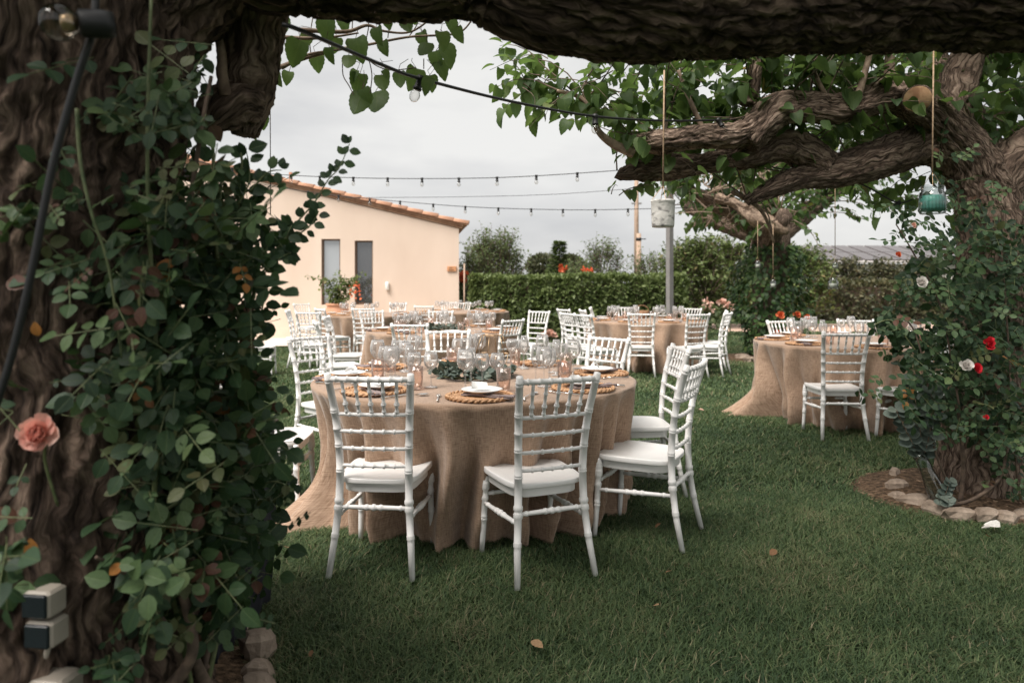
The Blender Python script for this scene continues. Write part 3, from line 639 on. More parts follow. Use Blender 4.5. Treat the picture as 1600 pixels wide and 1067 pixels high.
    for a, b in ((post(.305, -1), post(.305, 1)), (fl(-1, .29), fl(1, .29)), (post(.265, -1), fl(-1, .245)), (post(.265, 1), fl(1, .245))):
        m = MB(); rings(m, [a, a.lerp(b, .5), b], [.0095, .0125, .0095], ms, 8); m.build('stretcher', w, t)
    note_kids(t); return t
T1, T2, T3, T4, T5, T6 = (-.226, 4.24), (-.86, 8.7), (-2.75, 13.45), (2.2, 11.2), (3.5, 6.95), (-1.05, 15.0)
CH = [  # x, y, heading (degrees left of +Y), mode g = foot of the back legs, t = top of the back, label
    (-.636, 3.06, -5, 'g', 'white turned chair in front, back to us, left of the cloth fold'),
    (.201, 3.026, 22, 'g', 'white turned chair in front, angled left, with its seat under the burlap cloth'),
    (.935, 3.537, 61, 'g', 'white chair seen side on at the right end of the front table'),
    (1.08, 4.45, 92, 'g', 'white chair just behind the side-on chair at the front table right end'),
    (.752, 5.28, 134, 't', 'white chair facing us across the front table behind the right plate'),
    (-.57, 6.08, 185, 't', 'white chair facing us on the far side of the front table, behind wine glasses'),
    (-1.06, 7.06, -5, 't', 'grey-shaded white chair drawn up to the near side of the second table'),
    (.02, 7.96, 50, 't', 'white chair angled at the right edge of the second table'),
    (.43, 10.67, 143, 't', 'white chair standing alone before the hedge with open lattice back'),
    (.86, 11.5, -62, 't', 'white chair half hidden, its single tall post showing against the hedge'),
    (.80, 9.9, -62, 't', 'white chair with narrow turned back just right of the lone lattice chair'),
    (1.42, 12.4, -100, 't', 'farthest white chair of the cluster left of the hedge-side table'),
    (1.15, 11.2, -82, 't', 'middle white chair of the cluster left of the hedge-side table'),
    (.97, 9.45, -58, 't', 'nearest white chair of the cluster left of the hedge-side table'),
    (1.86, 9.8, -9, 'g', 'white chair with its back to us at the hedge-side table, legs on grass'),
    (2.63, 9.6, 24, 't', 'white chair turned left at the near right of the hedge-side table'),
    (3.14, 9.97, 57, 'g', 'white chair seen from the side right of the hedge-side table'),
    (3.36, 10.75, 76, 'g', 'white chair overlapped by the side-on chair right of the hedge-side table'),
    (3.17, 12.0, 130, 't', 'white chair across the hedge-side table, right of the grey post'),
    (2.15, 12.65, 178, 't', 'white chair behind the hedge-side table glasses, left of the grey post'),
    (2.83, 5.79, -4, 'g', 'white chair with its back to us at the long draped right table'),
    (3.05, 7.8, 207, 't', 'white chair facing us at the far left of the right table, under orange roses'),
    (4.0, 7.95, 165, 't', 'white chair behind the wine glasses on the right table far side'),
    (3.62, 5.72, 38, 'g', 'white chair mostly hidden by the rose bush at the right table'),
    (-1.6, 5.36, -125, 't', 'white chair at the far left of the front table, lattice back turned to us'),
    (-2.2, 7.6, -70, 't', 'white chair left of the second table, seat pointing right'),
    (-2.4, 8.8, -85, 't', 'white chair hidden behind others at the left end of the second table'),
    (-1.69, 4.05, -87, 'g', 'white chair behind the dark cloth box at the front table left side'),
    (-4.0, 10.0, -80, 't', 'white chair seen through the rose leaves before the house wall'),
    (-3.3, 11.7, -50, 't', 'white chair turned right at the left front of the windowside table'),
    (-3.05, 10.2, -8, 't', 'white chair with its back square to us, left of the windowside table'),
    (-3.62, 11.0, -80, 't', 'white chair whose thick post is leftmost before the house wall'),
    (-4.6, 14.9, -130, 't', 'palest white chair against the house wall left of the terracotta pot'),
    (-2.2, 10.67, -146, 't', 'white chair facing us across the second table, plates before it'),
    (-2.6, 11.9, 2, 't', 'white chair drawn up to the near side of the windowside table'),
    (-1.12, 10.75, 176, 't', 'white chair at the back of the second table amid glasses'),
    (-1.72, 13.3, -12, 't', 'white chair with an open gap under its rail at the wall-side table'),
    (-2.6, 15.6, 176, 't', 'white chair close to the house wall behind the windowside table'),
    (-1.5, 16.3, 195, 't', 'left one of the two chairs by the house corner'),
    (-1.13, 15.9, 155, 't', 'right one of the two chairs by the house corner'),
]
proto = make_chair()
for i, (x, y, hd, mode, lab) in enumerate(CH):
    c = proto if i == 0 else dup(proto); a = math.radians(hd); h = (-math.sin(a), math.cos(a)); k = .262 if mode == 'g' else .285
    c.location = (x+h[0]*k, y+h[1]*k, .012); c.rotation_euler = (0, 0, a); c['label'] = lab; c['category'] = 'chair'; c['group'] = 'white banquet chairs round the tables'
# ------------------------------------------------------------------ draped tables
def cloth(cx, cy, r, H, flares, seed, folds, amp=.13, tuck=.11, ridges=None):
    R = random.Random(seed); n, nv = 420, 26; mb = MB(); V = [(0, 0, H)]; UV = [(0, 0)]
    fl = [(a*2*PI/folds+R.uniform(-.1, .1), R.uniform(.05, .10), R.uniform(.5, 1.3)) for a in range(folds)]
    if ridges: fl = [(ang(a), w, q) for a, w, q in ridges]
    f2 = [(R.uniform(0, 2*PI), R.uniform(.022, .05), R.choice((-1, -1, 1))*R.uniform(.4, 1)) for _ in range(30)]
    def adist(a, b): return abs((a-b+PI) % (2*PI)-PI)
    def off(a, t):
        g = 0
        for c, w, s in fl: d = adist(a, c+.12*noise.noise(Vector((c*3, t*1.5, seed))))/w; g += s*(math.exp(-d*d)-.38*math.exp(-((abs(d)-1.9)/.8)**2))*(t**.8)*amp
        for c, w, s in f2: d = adist(a, c+.08*noise.noise(Vector((c*5, t*2, seed))))/w; g += s*math.exp(-abs(d)**1.6)*t*.07
        g += (noise.noise(Vector((math.cos(a)*2.2, math.sin(a)*2.2, seed+t*.8)))*.035+noise.noise(Vector((math.cos(a)*6, math.sin(a)*6, seed+5+t*1.5)))*.018)*t - tuck*t**.9
        return g
    for rr in (.3, .6, .85, .955, .985):
        for j in range(n):
            a = 2*PI*j/n; V.append((math.cos(a)*r*rr, math.sin(a)*r*rr, H-(.002 if rr > .96 else 0)+.002*noise.noise(Vector((math.cos(a)*rr*5, math.sin(a)*rr*5, seed))))); UV.append((math.cos(a)*r*rr, math.sin(a)*r*rr))
    for k in range(nv+1):
        t = k/nv
        for j in range(n):
            a = 2*PI*j/n; fx = 0; qm = 0
            for fa, fw, fs in flares:
                d = adist(a, fa)/fw; q = math.exp(-d*d); fx += fs*q*(t**3); qm = max(qm, q)
            z = H-.012-(H-.014)*t if k else H-.010
            wob = .014*noise.noise(Vector((math.cos(a)*5, math.sin(a)*5, t*4+seed)))*t
            rad = r+off(a, t)+fx+wob
            if t > .72: rad += .045*(1-qm)*math.sin(PI*(t-.72)/.28)*(.6+noise.noise(Vector((math.cos(a)*4, math.sin(a)*4, seed+20))))
            if t > .93: rad += .012*(t-.93)/.07*(1+noise.noise(Vector((a*4, seed, 0)))); z = max(.006, z+.02*(noise.noise(Vector((math.cos(a)*7, math.sin(a)*7, seed+9)))))
            V.append((math.cos(a)*rad, math.sin(a)*rad, z)); UV.append((a*r, r+t*H))
    rows = 5+nv+1; Fc = [(0, 1+j, 1+(j+1) % n) for j in range(n)]
    for k in range(rows-1): Fc += [(1+k*n+j, 1+(k+1)*n+j, 1+(k+1)*n+(j+1) % n, 1+k*n+(j+1) % n) for j in range(n)]
    mb.add(V, Fc, UV); return mb
TH = .763
def table(c, label, flares, seed, folds=11, r=.985, amp=.20, tuck=.17, ridges=None):
    t = thing('banquet_table', label, 'table', (c[0], c[1], 0), 'round tables under burlap cloths')
    cloth(c[0], c[1], r, TH, flares, seed, folds, amp, tuck, ridges).build('tablecloth', M['burlap'], t)
    m = MB(); m.lathe([(0, TH-.05), (r-.04, TH-.05), (r-.035, TH-.03), (0, TH-.012)], 40); m.build('tabletop', M['dark_wood'], t)
    return t
TN = {1: 'big front table', 2: 'second table', 3: 'windowside table', 4: 'hedge-side table', 5: 'right-hand table', 6: 'wall-side table'}
def ang(d): return math.atan2(-math.cos(math.radians(d)), math.sin(math.radians(d)))    # d: degrees right of the near point
table(T1, 'large round table in front, burlap cloth to the grass, set for dinner', [(ang(-64), .22, .50), (ang(-7), .14, .05), (ang(150), .3, .3)], 21, 12, amp=.19, tuck=.27, ridges=[(-86, .06, .9), (-70, .035, .6), (-58, .03, -.5), (-45, .06, .6), (-33, .05, .9), (-20, .06, .5), (-7, .065, .95), (3, .05, .4), (20, .06, .7), (33, .05, .9), (45, .06, 1.0), (57, .05, .8), (72, .07, 1.1), (90, .08, 1.2), (110, .08, 1), (130, .08, 1), (150, .08, 1), (175, .08, 1), (200, .08, 1), (225, .08, 1), (250, .08, 1)])
table(T2, 'second burlap covered round table, behind the front table', [(ang(-140), .3, .2), (ang(120), .3, .15)], 22, 16)
table(T3, 'burlap covered round table nearest the house windows', [(ang(100), .3, .1)], 23, 16)
table(T4, 'burlap covered round table before the clipped hedge by the grey post', [(ang(25), .25, .1)], 24, 16)
table(T5, 'long-draped burlap round table at right, cloth corner trailing on grass', [(ang(-98), .16, .52), (ang(30), .3, .12)], 25, 14)
table(T6, 'burlap covered round table tucked by the house corner', [], 26, 14)
# ------------------------------------------------------------------ table settings
def proto_mesh(mb, name, m): o = mb.build(name, m); me = o.data; bpy.data.objects.remove(o); return me
PM = {}
def P_(key, name, m, fn):
    mb = MB(); fn(mb); PM[key] = (name, proto_mesh(mb, name, m))
def wine(mb, H, rb, hb, rf):
    st = H-hb
    mb.lathe([(0, .002), (rf, .002), (rf, .004), (rf*.4, .007), (.0045, .016), (.0036, st*.6), (.0048, st-.004), (rb*.45, st+hb*.06), (rb*.85, st+hb*.24), (rb, st+hb*.46), (rb*.93, st+hb*.75), (rb*.76, H), (rb*.74, H-.001), (rb*.91, st+hb*.75), (rb*.98, st+hb*.46), (rb*.8, st+hb*.22), (0, st+hb*.03)], 18)
P_('wine', 'wine_glass', M['glass'], lambda b: wine(b, .225, .047, .115, .038))
P_('wine2', 'wine_glass', M['glass'], lambda b: wine(b, .195, .041, .095, .036))
P_('flute', 'champagne_flute', M['glass'], lambda b: wine(b, .225, .027, .13, .032))
P_('tumbler', 'pink_tumbler', M['pink_glass'], lambda b: b.lathe([(0, .001), (.031, .001), (.034, .006), (.038, .06), (.040, .125), (.0385, .125), (.0365, .06), (.032, .014), (0, .012)], 18))
def plate(b): b.lathe([(0, .004), (.055, .004), (.06, .0), (.064, .003), (.09, .013), (.1045, .019), (.106, .021), (.103, .0215), (.085, .014), (.066, .009), (0, .0085)], 28)
P_('plate', 'plate', M['china'], plate)
def matdisc(b):
    for k in range(9): r = .015+.0165*k; b.lathe([(r-.0085, .004), (r-.004, .0085), (r+.004, .0085), (r+.0085, .004)], 30)
P_('disc', 'woven_disc', M['rattan'], matdisc)
def matrim(b):
    n = 34
    for s in (0, PI):
        P = []
        for i in range(n*4+1): a = 2*PI*i/(n*4); q = a*n/2+s; P.append(((.163+.006*math.cos(q))*math.cos(a), (.163+.006*math.cos(q))*math.sin(a), .008+.005*math.sin(q)))
        b.tube(P, .0068, 5, False)
P_('rim', 'braided_rim', M['rattan'], matrim)
def fork(b):
    b.tube([(0, -.10, .003), (0, 0, .005), (0, .04, .004)], [.0045, .003, .003], 6); b.box((0, .052, .004), (.02, .026, .0022))
    for k in range(4): b.box((-.0085+k*.0057, .082, .005), (.003, .036, .002))
def knife(b): b.tube([(0, -.11, .004), (0, -.01, .004)], [.006, .005], 6); b.box((.002, .05, .004), (.014, .12, .0018))
def spoon(b):
    b.tube([(0, -.10, .003), (0, 0, .006), (0, .05, .004)], [.0045, .003, .003], 6); V = []; Fc = []
    for r, z in ((1, .006), (.6, .002), (0.05, .0006)):
        for j in range(12): a = 2*PI*j/12; V.append((math.cos(a)*.02*r, .075+math.sin(a)*.03*r, z))
    for i in range(2): Fc += [(i*12+j, i*12+(j+1) % 12, (i+1)*12+(j+1) % 12, (i+1)*12+j) for j in range(12)]
    b.add(V, Fc)
P_('fork', 'fork', M['steel'], fork); P_('knife', 'knife', M['steel'], knife); P_('spoon', 'spoon', M['steel'], spoon)
def napkin(b):
    n, k = 18, 9; V = []
    for top in (1, 0):
        for i in range(n):
            for j in range(k):
                u, v = i/(n-1), j/(k-1); x = (v-.5)*(.075-.02*math.sin(u*PI)); y = (u-.5)*.27
                z = (.010+.004*math.sin(v*17+u*2)+.003*math.sin(v*9+u*11)) if top else .002+.002*math.sin(v*17+u*2)
                V.append((x, y, z))
    Fc = []
    for s in (0, n*k):
        for i in range(n-1):
            for j in range(k-1):
                q = (s+i*k+j, s+(i+1)*k+j, s+(i+1)*k+j+1, s+i*k+j+1); Fc.append(q if s == 0 else q[::-1])
    ed = [i*k for i in range(n)]+[(n-1)*k+j for j in range(1, k)]+[i*k+k-1 for i in range(n-2, -1, -1)]+[j for j in range(k-2, 0, -1)]
    for a, c in zip(ed, ed[1:]+ed[:1]): Fc.append((a, c, c+n*k, a+n*k))
    b.add(V, Fc)
P_('napkin', 'napkin', M['napkin'], napkin)
def card(b):
    V = []; n = 7
    for z in (0, .0015):
        for i in range(n):
            u = i/(n-1); V += [(-.042, -.02+.05*u, .012+.034*math.sin(u*PI*.9)+z), (.042-.012*u, -.02+.05*u, .010+.030*math.sin(u*PI*.9)+z)]
    k = 2*n; Fc = [(2*i, 2*i+1, 2*i+3, 2*i+2) for i in range(n-1)]; Fc = [f[::-1] for f in Fc]+[tuple(x+k for x in f) for f in Fc]
    Fc += [(2*i, 2*i+2, k+2*i+2, k+2*i) for i in range(n-1)]+[(2*i+3, 2*i+1, k+2*i+1, k+2*i+3) for i in range(n-1)]; b.add(V, Fc)
P_('card', 'folded_card', M['card'], card)
def put(key, loc, rz, label=None, cat=None, group=None, parent=None):
    nm, me = PM[key]; o = bpy.data.objects.new(nm, me); COL.objects.link(o); o.location = loc; o.rotation_euler = (0, 0, rz)
    if parent is not None: o.parent = parent
    if label: tag(o, label, cat, group)
    return o
DIRS = ['nearest', 'near right', 'right end', 'far right', 'farthest', 'far left', 'left end', 'near left']
def setting(c, a, where, tn, full, seed, simple=False):
    R = random.Random(seed); o = Vector((math.sin(math.radians(a)), -math.cos(math.radians(a)), 0)); rt = Vector((-o.y, o.x, 0)); rz = math.atan2(-o.y, -o.x)-PI/2
    C = Vector((c[0], c[1], TH+.003)); g = f'on the {tn}'
    def p(r, t, z=0): return C+o*r+rt*t+Vector((0, 0, z))
    w = f'at the {where} place of the {tn}'; j = lambda s=.012: R.uniform(-s, s)
    m = thing('placemat', f'round woven rattan placemat {w}', 'placemat', p(.80, j()), 'rattan placemats '+g, rz)
    put('disc', (0, 0, 0), 0, parent=m); put('rim', (0, 0, 0), 0, parent=m)
    if not simple: put('napkin', p(.845, .035+j(), .010), rz+.9+R.uniform(-.25, .25), f'mauve grey napkin under the plate {w}', 'napkin', 'napkins '+g)
    put('plate', p(.775, j(), .019), rz, f'white china plate {w}', 'plate', 'white plates '+g)
    if full:
        put('card', p(.765, -.01+j(), .029), rz+R.uniform(-.4, .4), f'folded white card on the plate {w}', 'card', 'folded cards '+g)
        put('wine2', p(.51+j(), .10+j(.02)), rz, f'second small wine glass, inmost one, {w}', 'wine glass', 'wine glasses '+g)
        put('fork', p(.815, -.205+j(), .002), rz+R.uniform(-.15, .15), f'metal fork {w}', 'fork', 'forks '+g)
        put('knife', p(.825, .205+j(), .002), rz+R.uniform(-.15, .15), f'metal knife {w}', 'knife', 'knives '+g)
        put('spoon', p(.78, .24+j(), .002), rz-.35+R.uniform(-.2, .2), f'shiny spoon {w}', 'spoon', 'spoons '+g)
    put('wine', p(.60+j(), -.085+j(.02)), rz, f'large empty wine glass {w}', 'wine glass', 'wine glasses '+g)
    put('wine2', p(.555+j(), .03+j(.02)), rz, f'smaller empty wine glass {w}', 'wine glass', 'wine glasses '+g)
    if not simple:
        put('flute', p(.50+j(), -.035+j(.02)), rz, f'slim champagne flute {w}', 'flute', 'champagne flutes '+g)
        put('tumbler', p(.60+j(), .115+j(.015)), rz, f'pink glass tumbler {w}', 'tumbler', 'pink tumblers '+g)
for k, a in enumerate((5, 50, 98, 145, 188, 236, 277, 321)): setting(T1, a, DIRS[k], TN[1], True, 100+k)
for tn, tc, a0, simple in ((2, T2, 12, False), (4, T4, 15, False), (5, T5, -15, False), (3, T3, 10, True), (6, T6, 20, True)):
    for k in range(8): setting(tc, a0+45*k, DIRS[k], TN[tn], False, tn*50+k, simple)
def wreath(c, label, seed, n, R_=.215):
    R = random.Random(seed); b = (c[0], c[1], TH+.002); t = thing('eucalyptus_wreath', label, 'wreath', b, 'eucalyptus wreaths'); its = []
    m = MB(); m.tube([(math.cos(a)*R_, math.sin(a)*R_, .015) for a in np.linspace(0, 2*PI, 40)], .006, 5, False); m.build('stem_ring', M['stem'], t)
    for i in range(n):
        a = R.uniform(0, 2*PI); rr = R_+R.gauss(0, .022); p = Vector((b[0]+math.cos(a)*rr, b[1]+math.sin(a)*rr, b[2]+R.uniform(.006, .055)))
        d = Vector((-math.sin(a), math.cos(a), R.uniform(-.1, .7)))+rnd_unit(R)*.8
        if p.z+d.normalized().z*.05 < b[2]: d.z = abs(d.z)
        its.append((p, d, rnd_unit(R)+Vector((0, 0, .9)), R.uniform(.04, .065), R.uniform(0, .75)))
    leaves(t, b, M['euc_leaf'], 'rose', its, 200)
wreath(T1, 'green eucalyptus wreath in the middle of the big front table', 31, 330); wreath(T2, 'green eucalyptus wreath in the middle of the second table', 32, 200)
def wire_lantern(c, label):
    t = thing('wire_lantern', label, 'lantern', (c[0], c[1], TH+.004)); P = []
    lo = [(math.cos(a)*.075, math.sin(a)*.075, .0) for a in (.3+k*PI/3 for k in range(6))]; md = [(x*1.45, y*1.45, .13) for x, y, z in lo]; hi = [(x*.9, y*.9, .25) for x, y, z in lo]
    for k in range(6):
        for a, b in ((lo[k], lo[(k+1) % 6]), (md[k], md[(k+1) % 6]), (hi[k], hi[(k+1) % 6]), (lo[k], md[k]), (md[k], hi[k])):
            m = MB(); m.tube([a, b], .0024, 5); m.build('wire', M['gold_wire'], t)
    m = MB(); m.lathe([(0, .001), (.036, .001), (.04, .01), (.04, .09), (.038, .09), (.037, .012), (0, .01)], 16); m.build('candle_cup', M['pink_glass'], t)
    m = MB(); m.lathe([(0, .012), (.034, .012), (.034, .05), (0, .052)], 14); m.build('candle', M['wax_white'], t)
wire_lantern((T1[0]+.1, T1[1]+.08), 'thin brass wire lantern inside the wreath on the big front table')
def basket():
    b = (T4[0]+.05, T4[1]+.62, TH+.003); t = thing('wicker_basket', 'small brown wicker basket on the hedge-side table', 'basket', b)
    m = MB(); m.lathe([(0, .002), (.09, .002), (.115, .06), (.12, .13), (.11, .13), (.105, .06), (0, .012)], 20); m.build('bowl', M['wicker'], t)
    m = MB(); m.tube([(.115*math.cos(a), 0, .12+.1*math.sin(a)) for a in np.linspace(0, PI, 14)], .008, 6); m.build('handle', M['wicker'], t)
basket()
# ------------------------------------------------------------------ string lights
def string_light(label, pts, bulbs, rc, size=1.0, group='festoon strings', sag=True):
    b = pts[0]; t = thing('string_light', label, 'string light', tuple(b), group); P = spline(pts, 8)
    m = MB(); m.tube(P, rc, 6, False); m.build('cable', M['black'], t, b)
    for q in bulbs:
        k = min(range(len(P)), key=lambda i: (Vector(proj(P[i]))-Vector((q[0], q[1]))).length); c = P[k]
        if len(P) > k+1:
            best = None
            for i in range(len(P)-1):
                for s in range(10):
                    w = P[i].lerp(P[i+1], s/10); d = abs(proj(w)[0]-q[0])
                    if best is None or d < best[0]: best = (d, w)
            c = best[1]
        tilt = q[2] if len(q) > 2 else 0
        so = MB(); so.lathe([(0, .012*size), (.018*size, .012*size), (.02*size, -.004*size), (.0165*size, -.01*size), (.0165*size, -.04*size), (.02*size, -.043*size), (.02*size, -.052*size), (0, -.052*size)], 12)
        o = so.build('socket', M['black'], t, loc=c-Vector(b)); o.rotation_euler = (0, tilt, 0)
        bu = MB(); bu.lathe([(.013*size, -.052*size), (.016*size, -.058*size), (.023*size, -.072*size), (.0235*size, -.085*size), (.017*size, -.1*size), (.006*size, -.107*size), (0, -.108*size)], 14); bu.build('bulb', M['bulb'], o)
    return t
string_light('thick black festoon cable crossing the sky from the limb, with clear bulbs', [at(440, 38, 1.75), at(475, 50, 1.8), at(600, 103, 2.2), at(660, 124, 2.4), at(800, 159, 2.9), at(930, 182, 3.35), at(1050, 189, 3.7), at(1168, 186, 3.95)], [(658, 124, .35), (930, 183), (1122, 188, -.6)], .006, .8)
string_light('upper thin festoon string across the sky from the house roof', [at(300, 250, 9.4), at(405, 270, 9.3), at(552, 278, 9.2), at(717, 279, 9), at(838, 275, 8.8), at(1000, 264, 8.5)], [(362, 270), (407, 270), (454, 273), (500, 275), (552, 278), (605, 279), (659, 279), (717, 279), (776, 276), (838, 273), (902, 268)], .005, 1.0)
string_light('lower thin festoon string sagging across the sky to the tree', [at(360, 278, 13), at(437, 293, 13), at(529, 306, 12.8), at(625, 315, 12.6), at(727, 323, 12.4), at(830, 327, 12.2), at(930, 328, 12), at(1060, 325, 11.8), at(1120, 322, 11.7)], [(390, 283), (437, 293), (482, 300), (529, 306), (577, 311), (625, 315), (677, 319), (727, 323), (779, 325), (830, 327), (880, 328), (930, 328), (981, 327)], .006, 1.15)
t_ = string_light('plain black wire without bulbs between the two festoon strings', [at(540, 309, 12), at(700, 308, 11.8), at(860, 304, 11.6), at(1000, 294, 11.4)], [], .004)
string_light('black festoon cable below the right tree limbs with small bulbs', [at(1160, 240, 4.4), at(1210, 262, 4.5), at(1270, 268, 4.5), at(1345, 288, 4.4), at(1400, 316, 4.4), at(1425, 312, 4.4)], [(1183, 262, .2), (1405, 314, .9)], .005, .8)
def near_lamp():
    b = at(108, -40, 1.22); t = thing('festoon_lamp', 'black cable down the big trunk with a round clear bulb', 'lamp', tuple(b))
    P = spline([at(150, -60, 1.24), at(146, 40, 1.22), at(118, 130, 1.22), at(82, 260, 1.22), at(48, 430, 1.22), at(14, 570, 1.22), at(-30, 700, 1.22)], 8)
    m = MB(); m.tube(P, .0066, 8); m.build('cable', M['black'], t, b)
    c = at(158, 38, 1.2); ax = Vector((-.75, -.5, -.15)).normalized(); q = ax.to_track_quat('Z', 'Y').to_matrix().to_4x4()
    so = MB(); so.lathe([(0, -.02), (.021, -.02), (.024, -.005), (.024, .03), (.02, .034), (0, .034)], 14); o = so.build('socket', M['black'], t, loc=c-b); o.rotation_euler = q.to_euler()
    bu = MB(); bu.lathe([(.013, .034), (.02, .04), (.030, .053), (.0315, .066), (.027, .08), (.015, .09), (0, .093)], 18); bu.build('bulb', glass_mat('amber_bulb_glass', (.8, .74, .66), .55, .05), o)
    f = MB(); f.lathe([(0, .036), (.012, .036), (.017, .05), (.013, .06), (0, .062)], 12); f.build('filament_holder', plain('brass_lamp_cap', (.6, .5, .38), .3, .8), o)
near_lamp()
# ------------------------------------------------------------------ hanging jars
def hang(name, label, px, py_top, py, Y, build, rope_r=.004, mat='rope'):
    b = at(px, py, Y); t = thing(name, label, 'lantern', tuple(b), 'lanterns hanging from the trees'); hgt = build(t); top = at(px+(2 if py_top < 200 else 0), py_top, Y)-b
    m = MB(); m.tube([(0, 0, hgt+.06), tuple(top)], rope_r, 6); m.build('rope', M[mat], t); return t, hgt
def tin(t):
    s = F/3.3; w, h = 18/s, 42/s; m = MB()
    prof = [(0, 0), (w*.93, 0), (w*.97, .008), (w, h*.5), (w*1.02, h-.012), (w*1.06, h-.008), (w*1.06, h), (w*1.0, h), (w*.95, h*.5), (w*.9, .012), (0, .012)]
    m.lathe(prof, 18); m.build('tin_body', M['birch'], t)
    m = MB()
    for a in (0, PI/2, PI, 1.5*PI): m.tube([(w*1.04*math.cos(a), w*1.04*math.sin(a), h-.004), (0, 0, h+.07)], .0015, 5, False)
    m.build('bail_wire', M['gold_wire'], t); return h
hang('tin_lantern', 'whitewashed weathered tin lantern hanging on a rope before the grey post', 1036, 110, 355, 3.3, tin)
def greenjar(t):
    s = F/3.5; w, h = 19/s, 44/s
    m = MB(); m.lathe([(0, 0), (w*.9, 0), (w, .012), (w*1.0, h*.5), (w*.92, h*.72), (w*.8, h*.8), (w*.82, h*.84), (w*.86, h*.96), (w*.86, h), (w*.80, h), (w*.78, h*.84), (w*.9, h*.68), (w*.95, h*.4), (w*.93, .018), (0, .01)], 24); m.build('glass_jar', M['pane_clear'], t)
    m = MB(); m.lathe([(0, .012), (w*.92, .014), (w*.94, .03), (w*.95, h*.45), (w*.90, h*.63), (0, h*.64)], 22); m.build('teal_candle', M['wax_green'], t)
    m = MB()
    for a in (0, 2.1, 4.2): m.tube([(w*.86*math.cos(a), w*.86*math.sin(a), h*.93), (0, 0, h+.07)], .0013, 5, False)
    m.build('bail_wire', M['gold_wire'], t); return h
hang('jar_lantern', 'glass jar lantern with teal candle hanging on jute cord by the right tree', 1457, 78, 334, 3.5, greenjar)
def smalljar(Y, wpx, hpx):
    def f(t):
        s = F/Y; w, h = wpx/2/s, hpx/s
        m = MB(); m.lathe([(0, 0), (w*.9, 0), (w, h*.08), (w, h*.66), (w*.7, h*.8), (w*.75, h), (w*.68, h), (w*.62, h*.8), (w*.92, h*.62), (w*.92, h*.1), (0, h*.06)], 14); m.build('glass_jar', M['pane_clear'], t)
        m = MB(); m.lathe([(0, h*.08), (w*.82, h*.08), (w*.82, h*.5), (0, h*.52)], 12); m.build('candle', M['wax_white'], t)
        m = MB(); m.tube([(-w*.7, 0, h*.9), (0, 0, h+.06), (w*.7, 0, h*.9)], .0015, 5, False); m.build('bail_wire', M['gold_wire'], t); return h
    return f
hang('jar_lantern', 'upper tiny jar lantern in front of the ivy-clad tree', 1184, 345, 419, 9, smalljar(9, 8, 11), .004)
hang('jar_lantern', 'lower tiny jar lantern in front of the ivy-clad tree', 1208, 350, 450, 9, smalljar(9, 9, 13), .004)
hang('jar_lantern', 'tiny jar lantern hanging above the larger one over the right lawn', 1305, 240, 420, 6, smalljar(6, 8, 10), .003)
hang('jar_lantern', 'larger clear jar lantern hanging over the right lawn before the brownish hedge', 1302, 425, 452, 6, smalljar(6, 15, 18), .002)
# a thin cord hanging from the stub at left
t_ = thing('hanging_cord', 'thin dark cord hanging from the stub of the left tree', 'cord', tuple(at(422, 165, 2.35))); m_ = MB(); m_.tube([at(422, 150, 2.35), at(422.5, 336, 2.35)], .0016, 5); m_.build('strand', M['twig_dark'], t_, at(422, 165, 2.35))
# ------------------------------------------------------------------ outlets and box at the left tree
def outlets():
    b = at(85, 960, 1.39); t = thing('power_outlet', 'pair of beige power sockets with smoked flaps on the big trunk', 'outlet', tuple(b)); rz = -.12
    for i, py in enumerate((938, 984)):
        c = at(70+i*4, py, 1.39); m = MB(); m.box((0, 0, 0), (.060, .050, .055), rz, .006); o = m.build('socket_box', M['plastic'], t, loc=c-b, smooth=False)
        f = MB(); d = Vector((math.sin(rz), -math.cos(rz), 0)); f.box(tuple(d*.0265), (.053, .008, .047), rz, .003); f.build('flap', M['dark_plastic'], o, smooth=False)
    m = MB(); m.tube([at(76, 1006, 1.39), at(70, 1030, 1.45), at(58, 1052, 1.44)], .006, 8); m.build('conduit', M['plastic'], t, b)
    m = MB(); c = at(96, 1028, 1.50); m.box((0, 0, 0), (.05, .03, .05), rz); m.build('bracket', M['dark_plastic'], t, loc=c-b, smooth=False)
    c = at(78, 1070, 1.43); t2 = thing('junction_box', 'beige plastic junction box under the trunk sockets', 'junction box', tuple(c))
    m = MB(); m.box((0, 0, 0), (.105, .07, .05), rz, .008); o = m.build('box', M['plastic'], t2, smooth=False)
    m = MB(); m.lathe([(0, 0), (.006, 0), (.006, .002), (0, .002)], 10); k = m.build('screw', M['dark_plastic'], o); k.rotation_euler = (PI/2, 0, rz); k.location = Vector((.03*math.cos(rz), .03*math.sin(rz), .012))+Vector((math.sin(rz), -math.cos(rz), 0))*.036
outlets()
def navy_box():
    t = thing('draped_box', 'dark navy draped side table half hidden behind the rose leaves', 'side table', (-1.2, 2.58, 0)); m = MB(); V = []; n = 12
    def ring(hx, hy, z, w):
        L = []
        for k in range(4):
            a, b = [((-1, -1), (1, -1)), ((1, -1), (1, 1)), ((1, 1), (-1, 1)), ((-1, 1), (-1, -1))][k]
            for j in range(n): f = j/n; L.append(((a[0]+(b[0]-a[0])*f)*hx+w*math.sin(j*2.1+k), (a[1]+(b[1]-a[1])*f)*hy+w*math.cos(j*1.7+k), z))
        return L
    rs = [ring(.20, .29, .74, 0), ring(.205, .295, .5, .004), ring(.20, .285, .25, .008), ring(.185, .26, .015, .012)]
    V = [p for r in rs for p in r]; k = 4*n; m.add(V, [(i*k+j, (i+1)*k+j, (i+1)*k+(j+1) % k, i*k+(j+1) % k)[::-1] for i in range(3) for j in range(k)]); m.build('drape', M['navy'], t)
    m = MB(); m.box((0, 0, .755), (.43, .61, .028), 0, .004); m.build('wooden_top', M['dark_wood'], t, smooth=False)
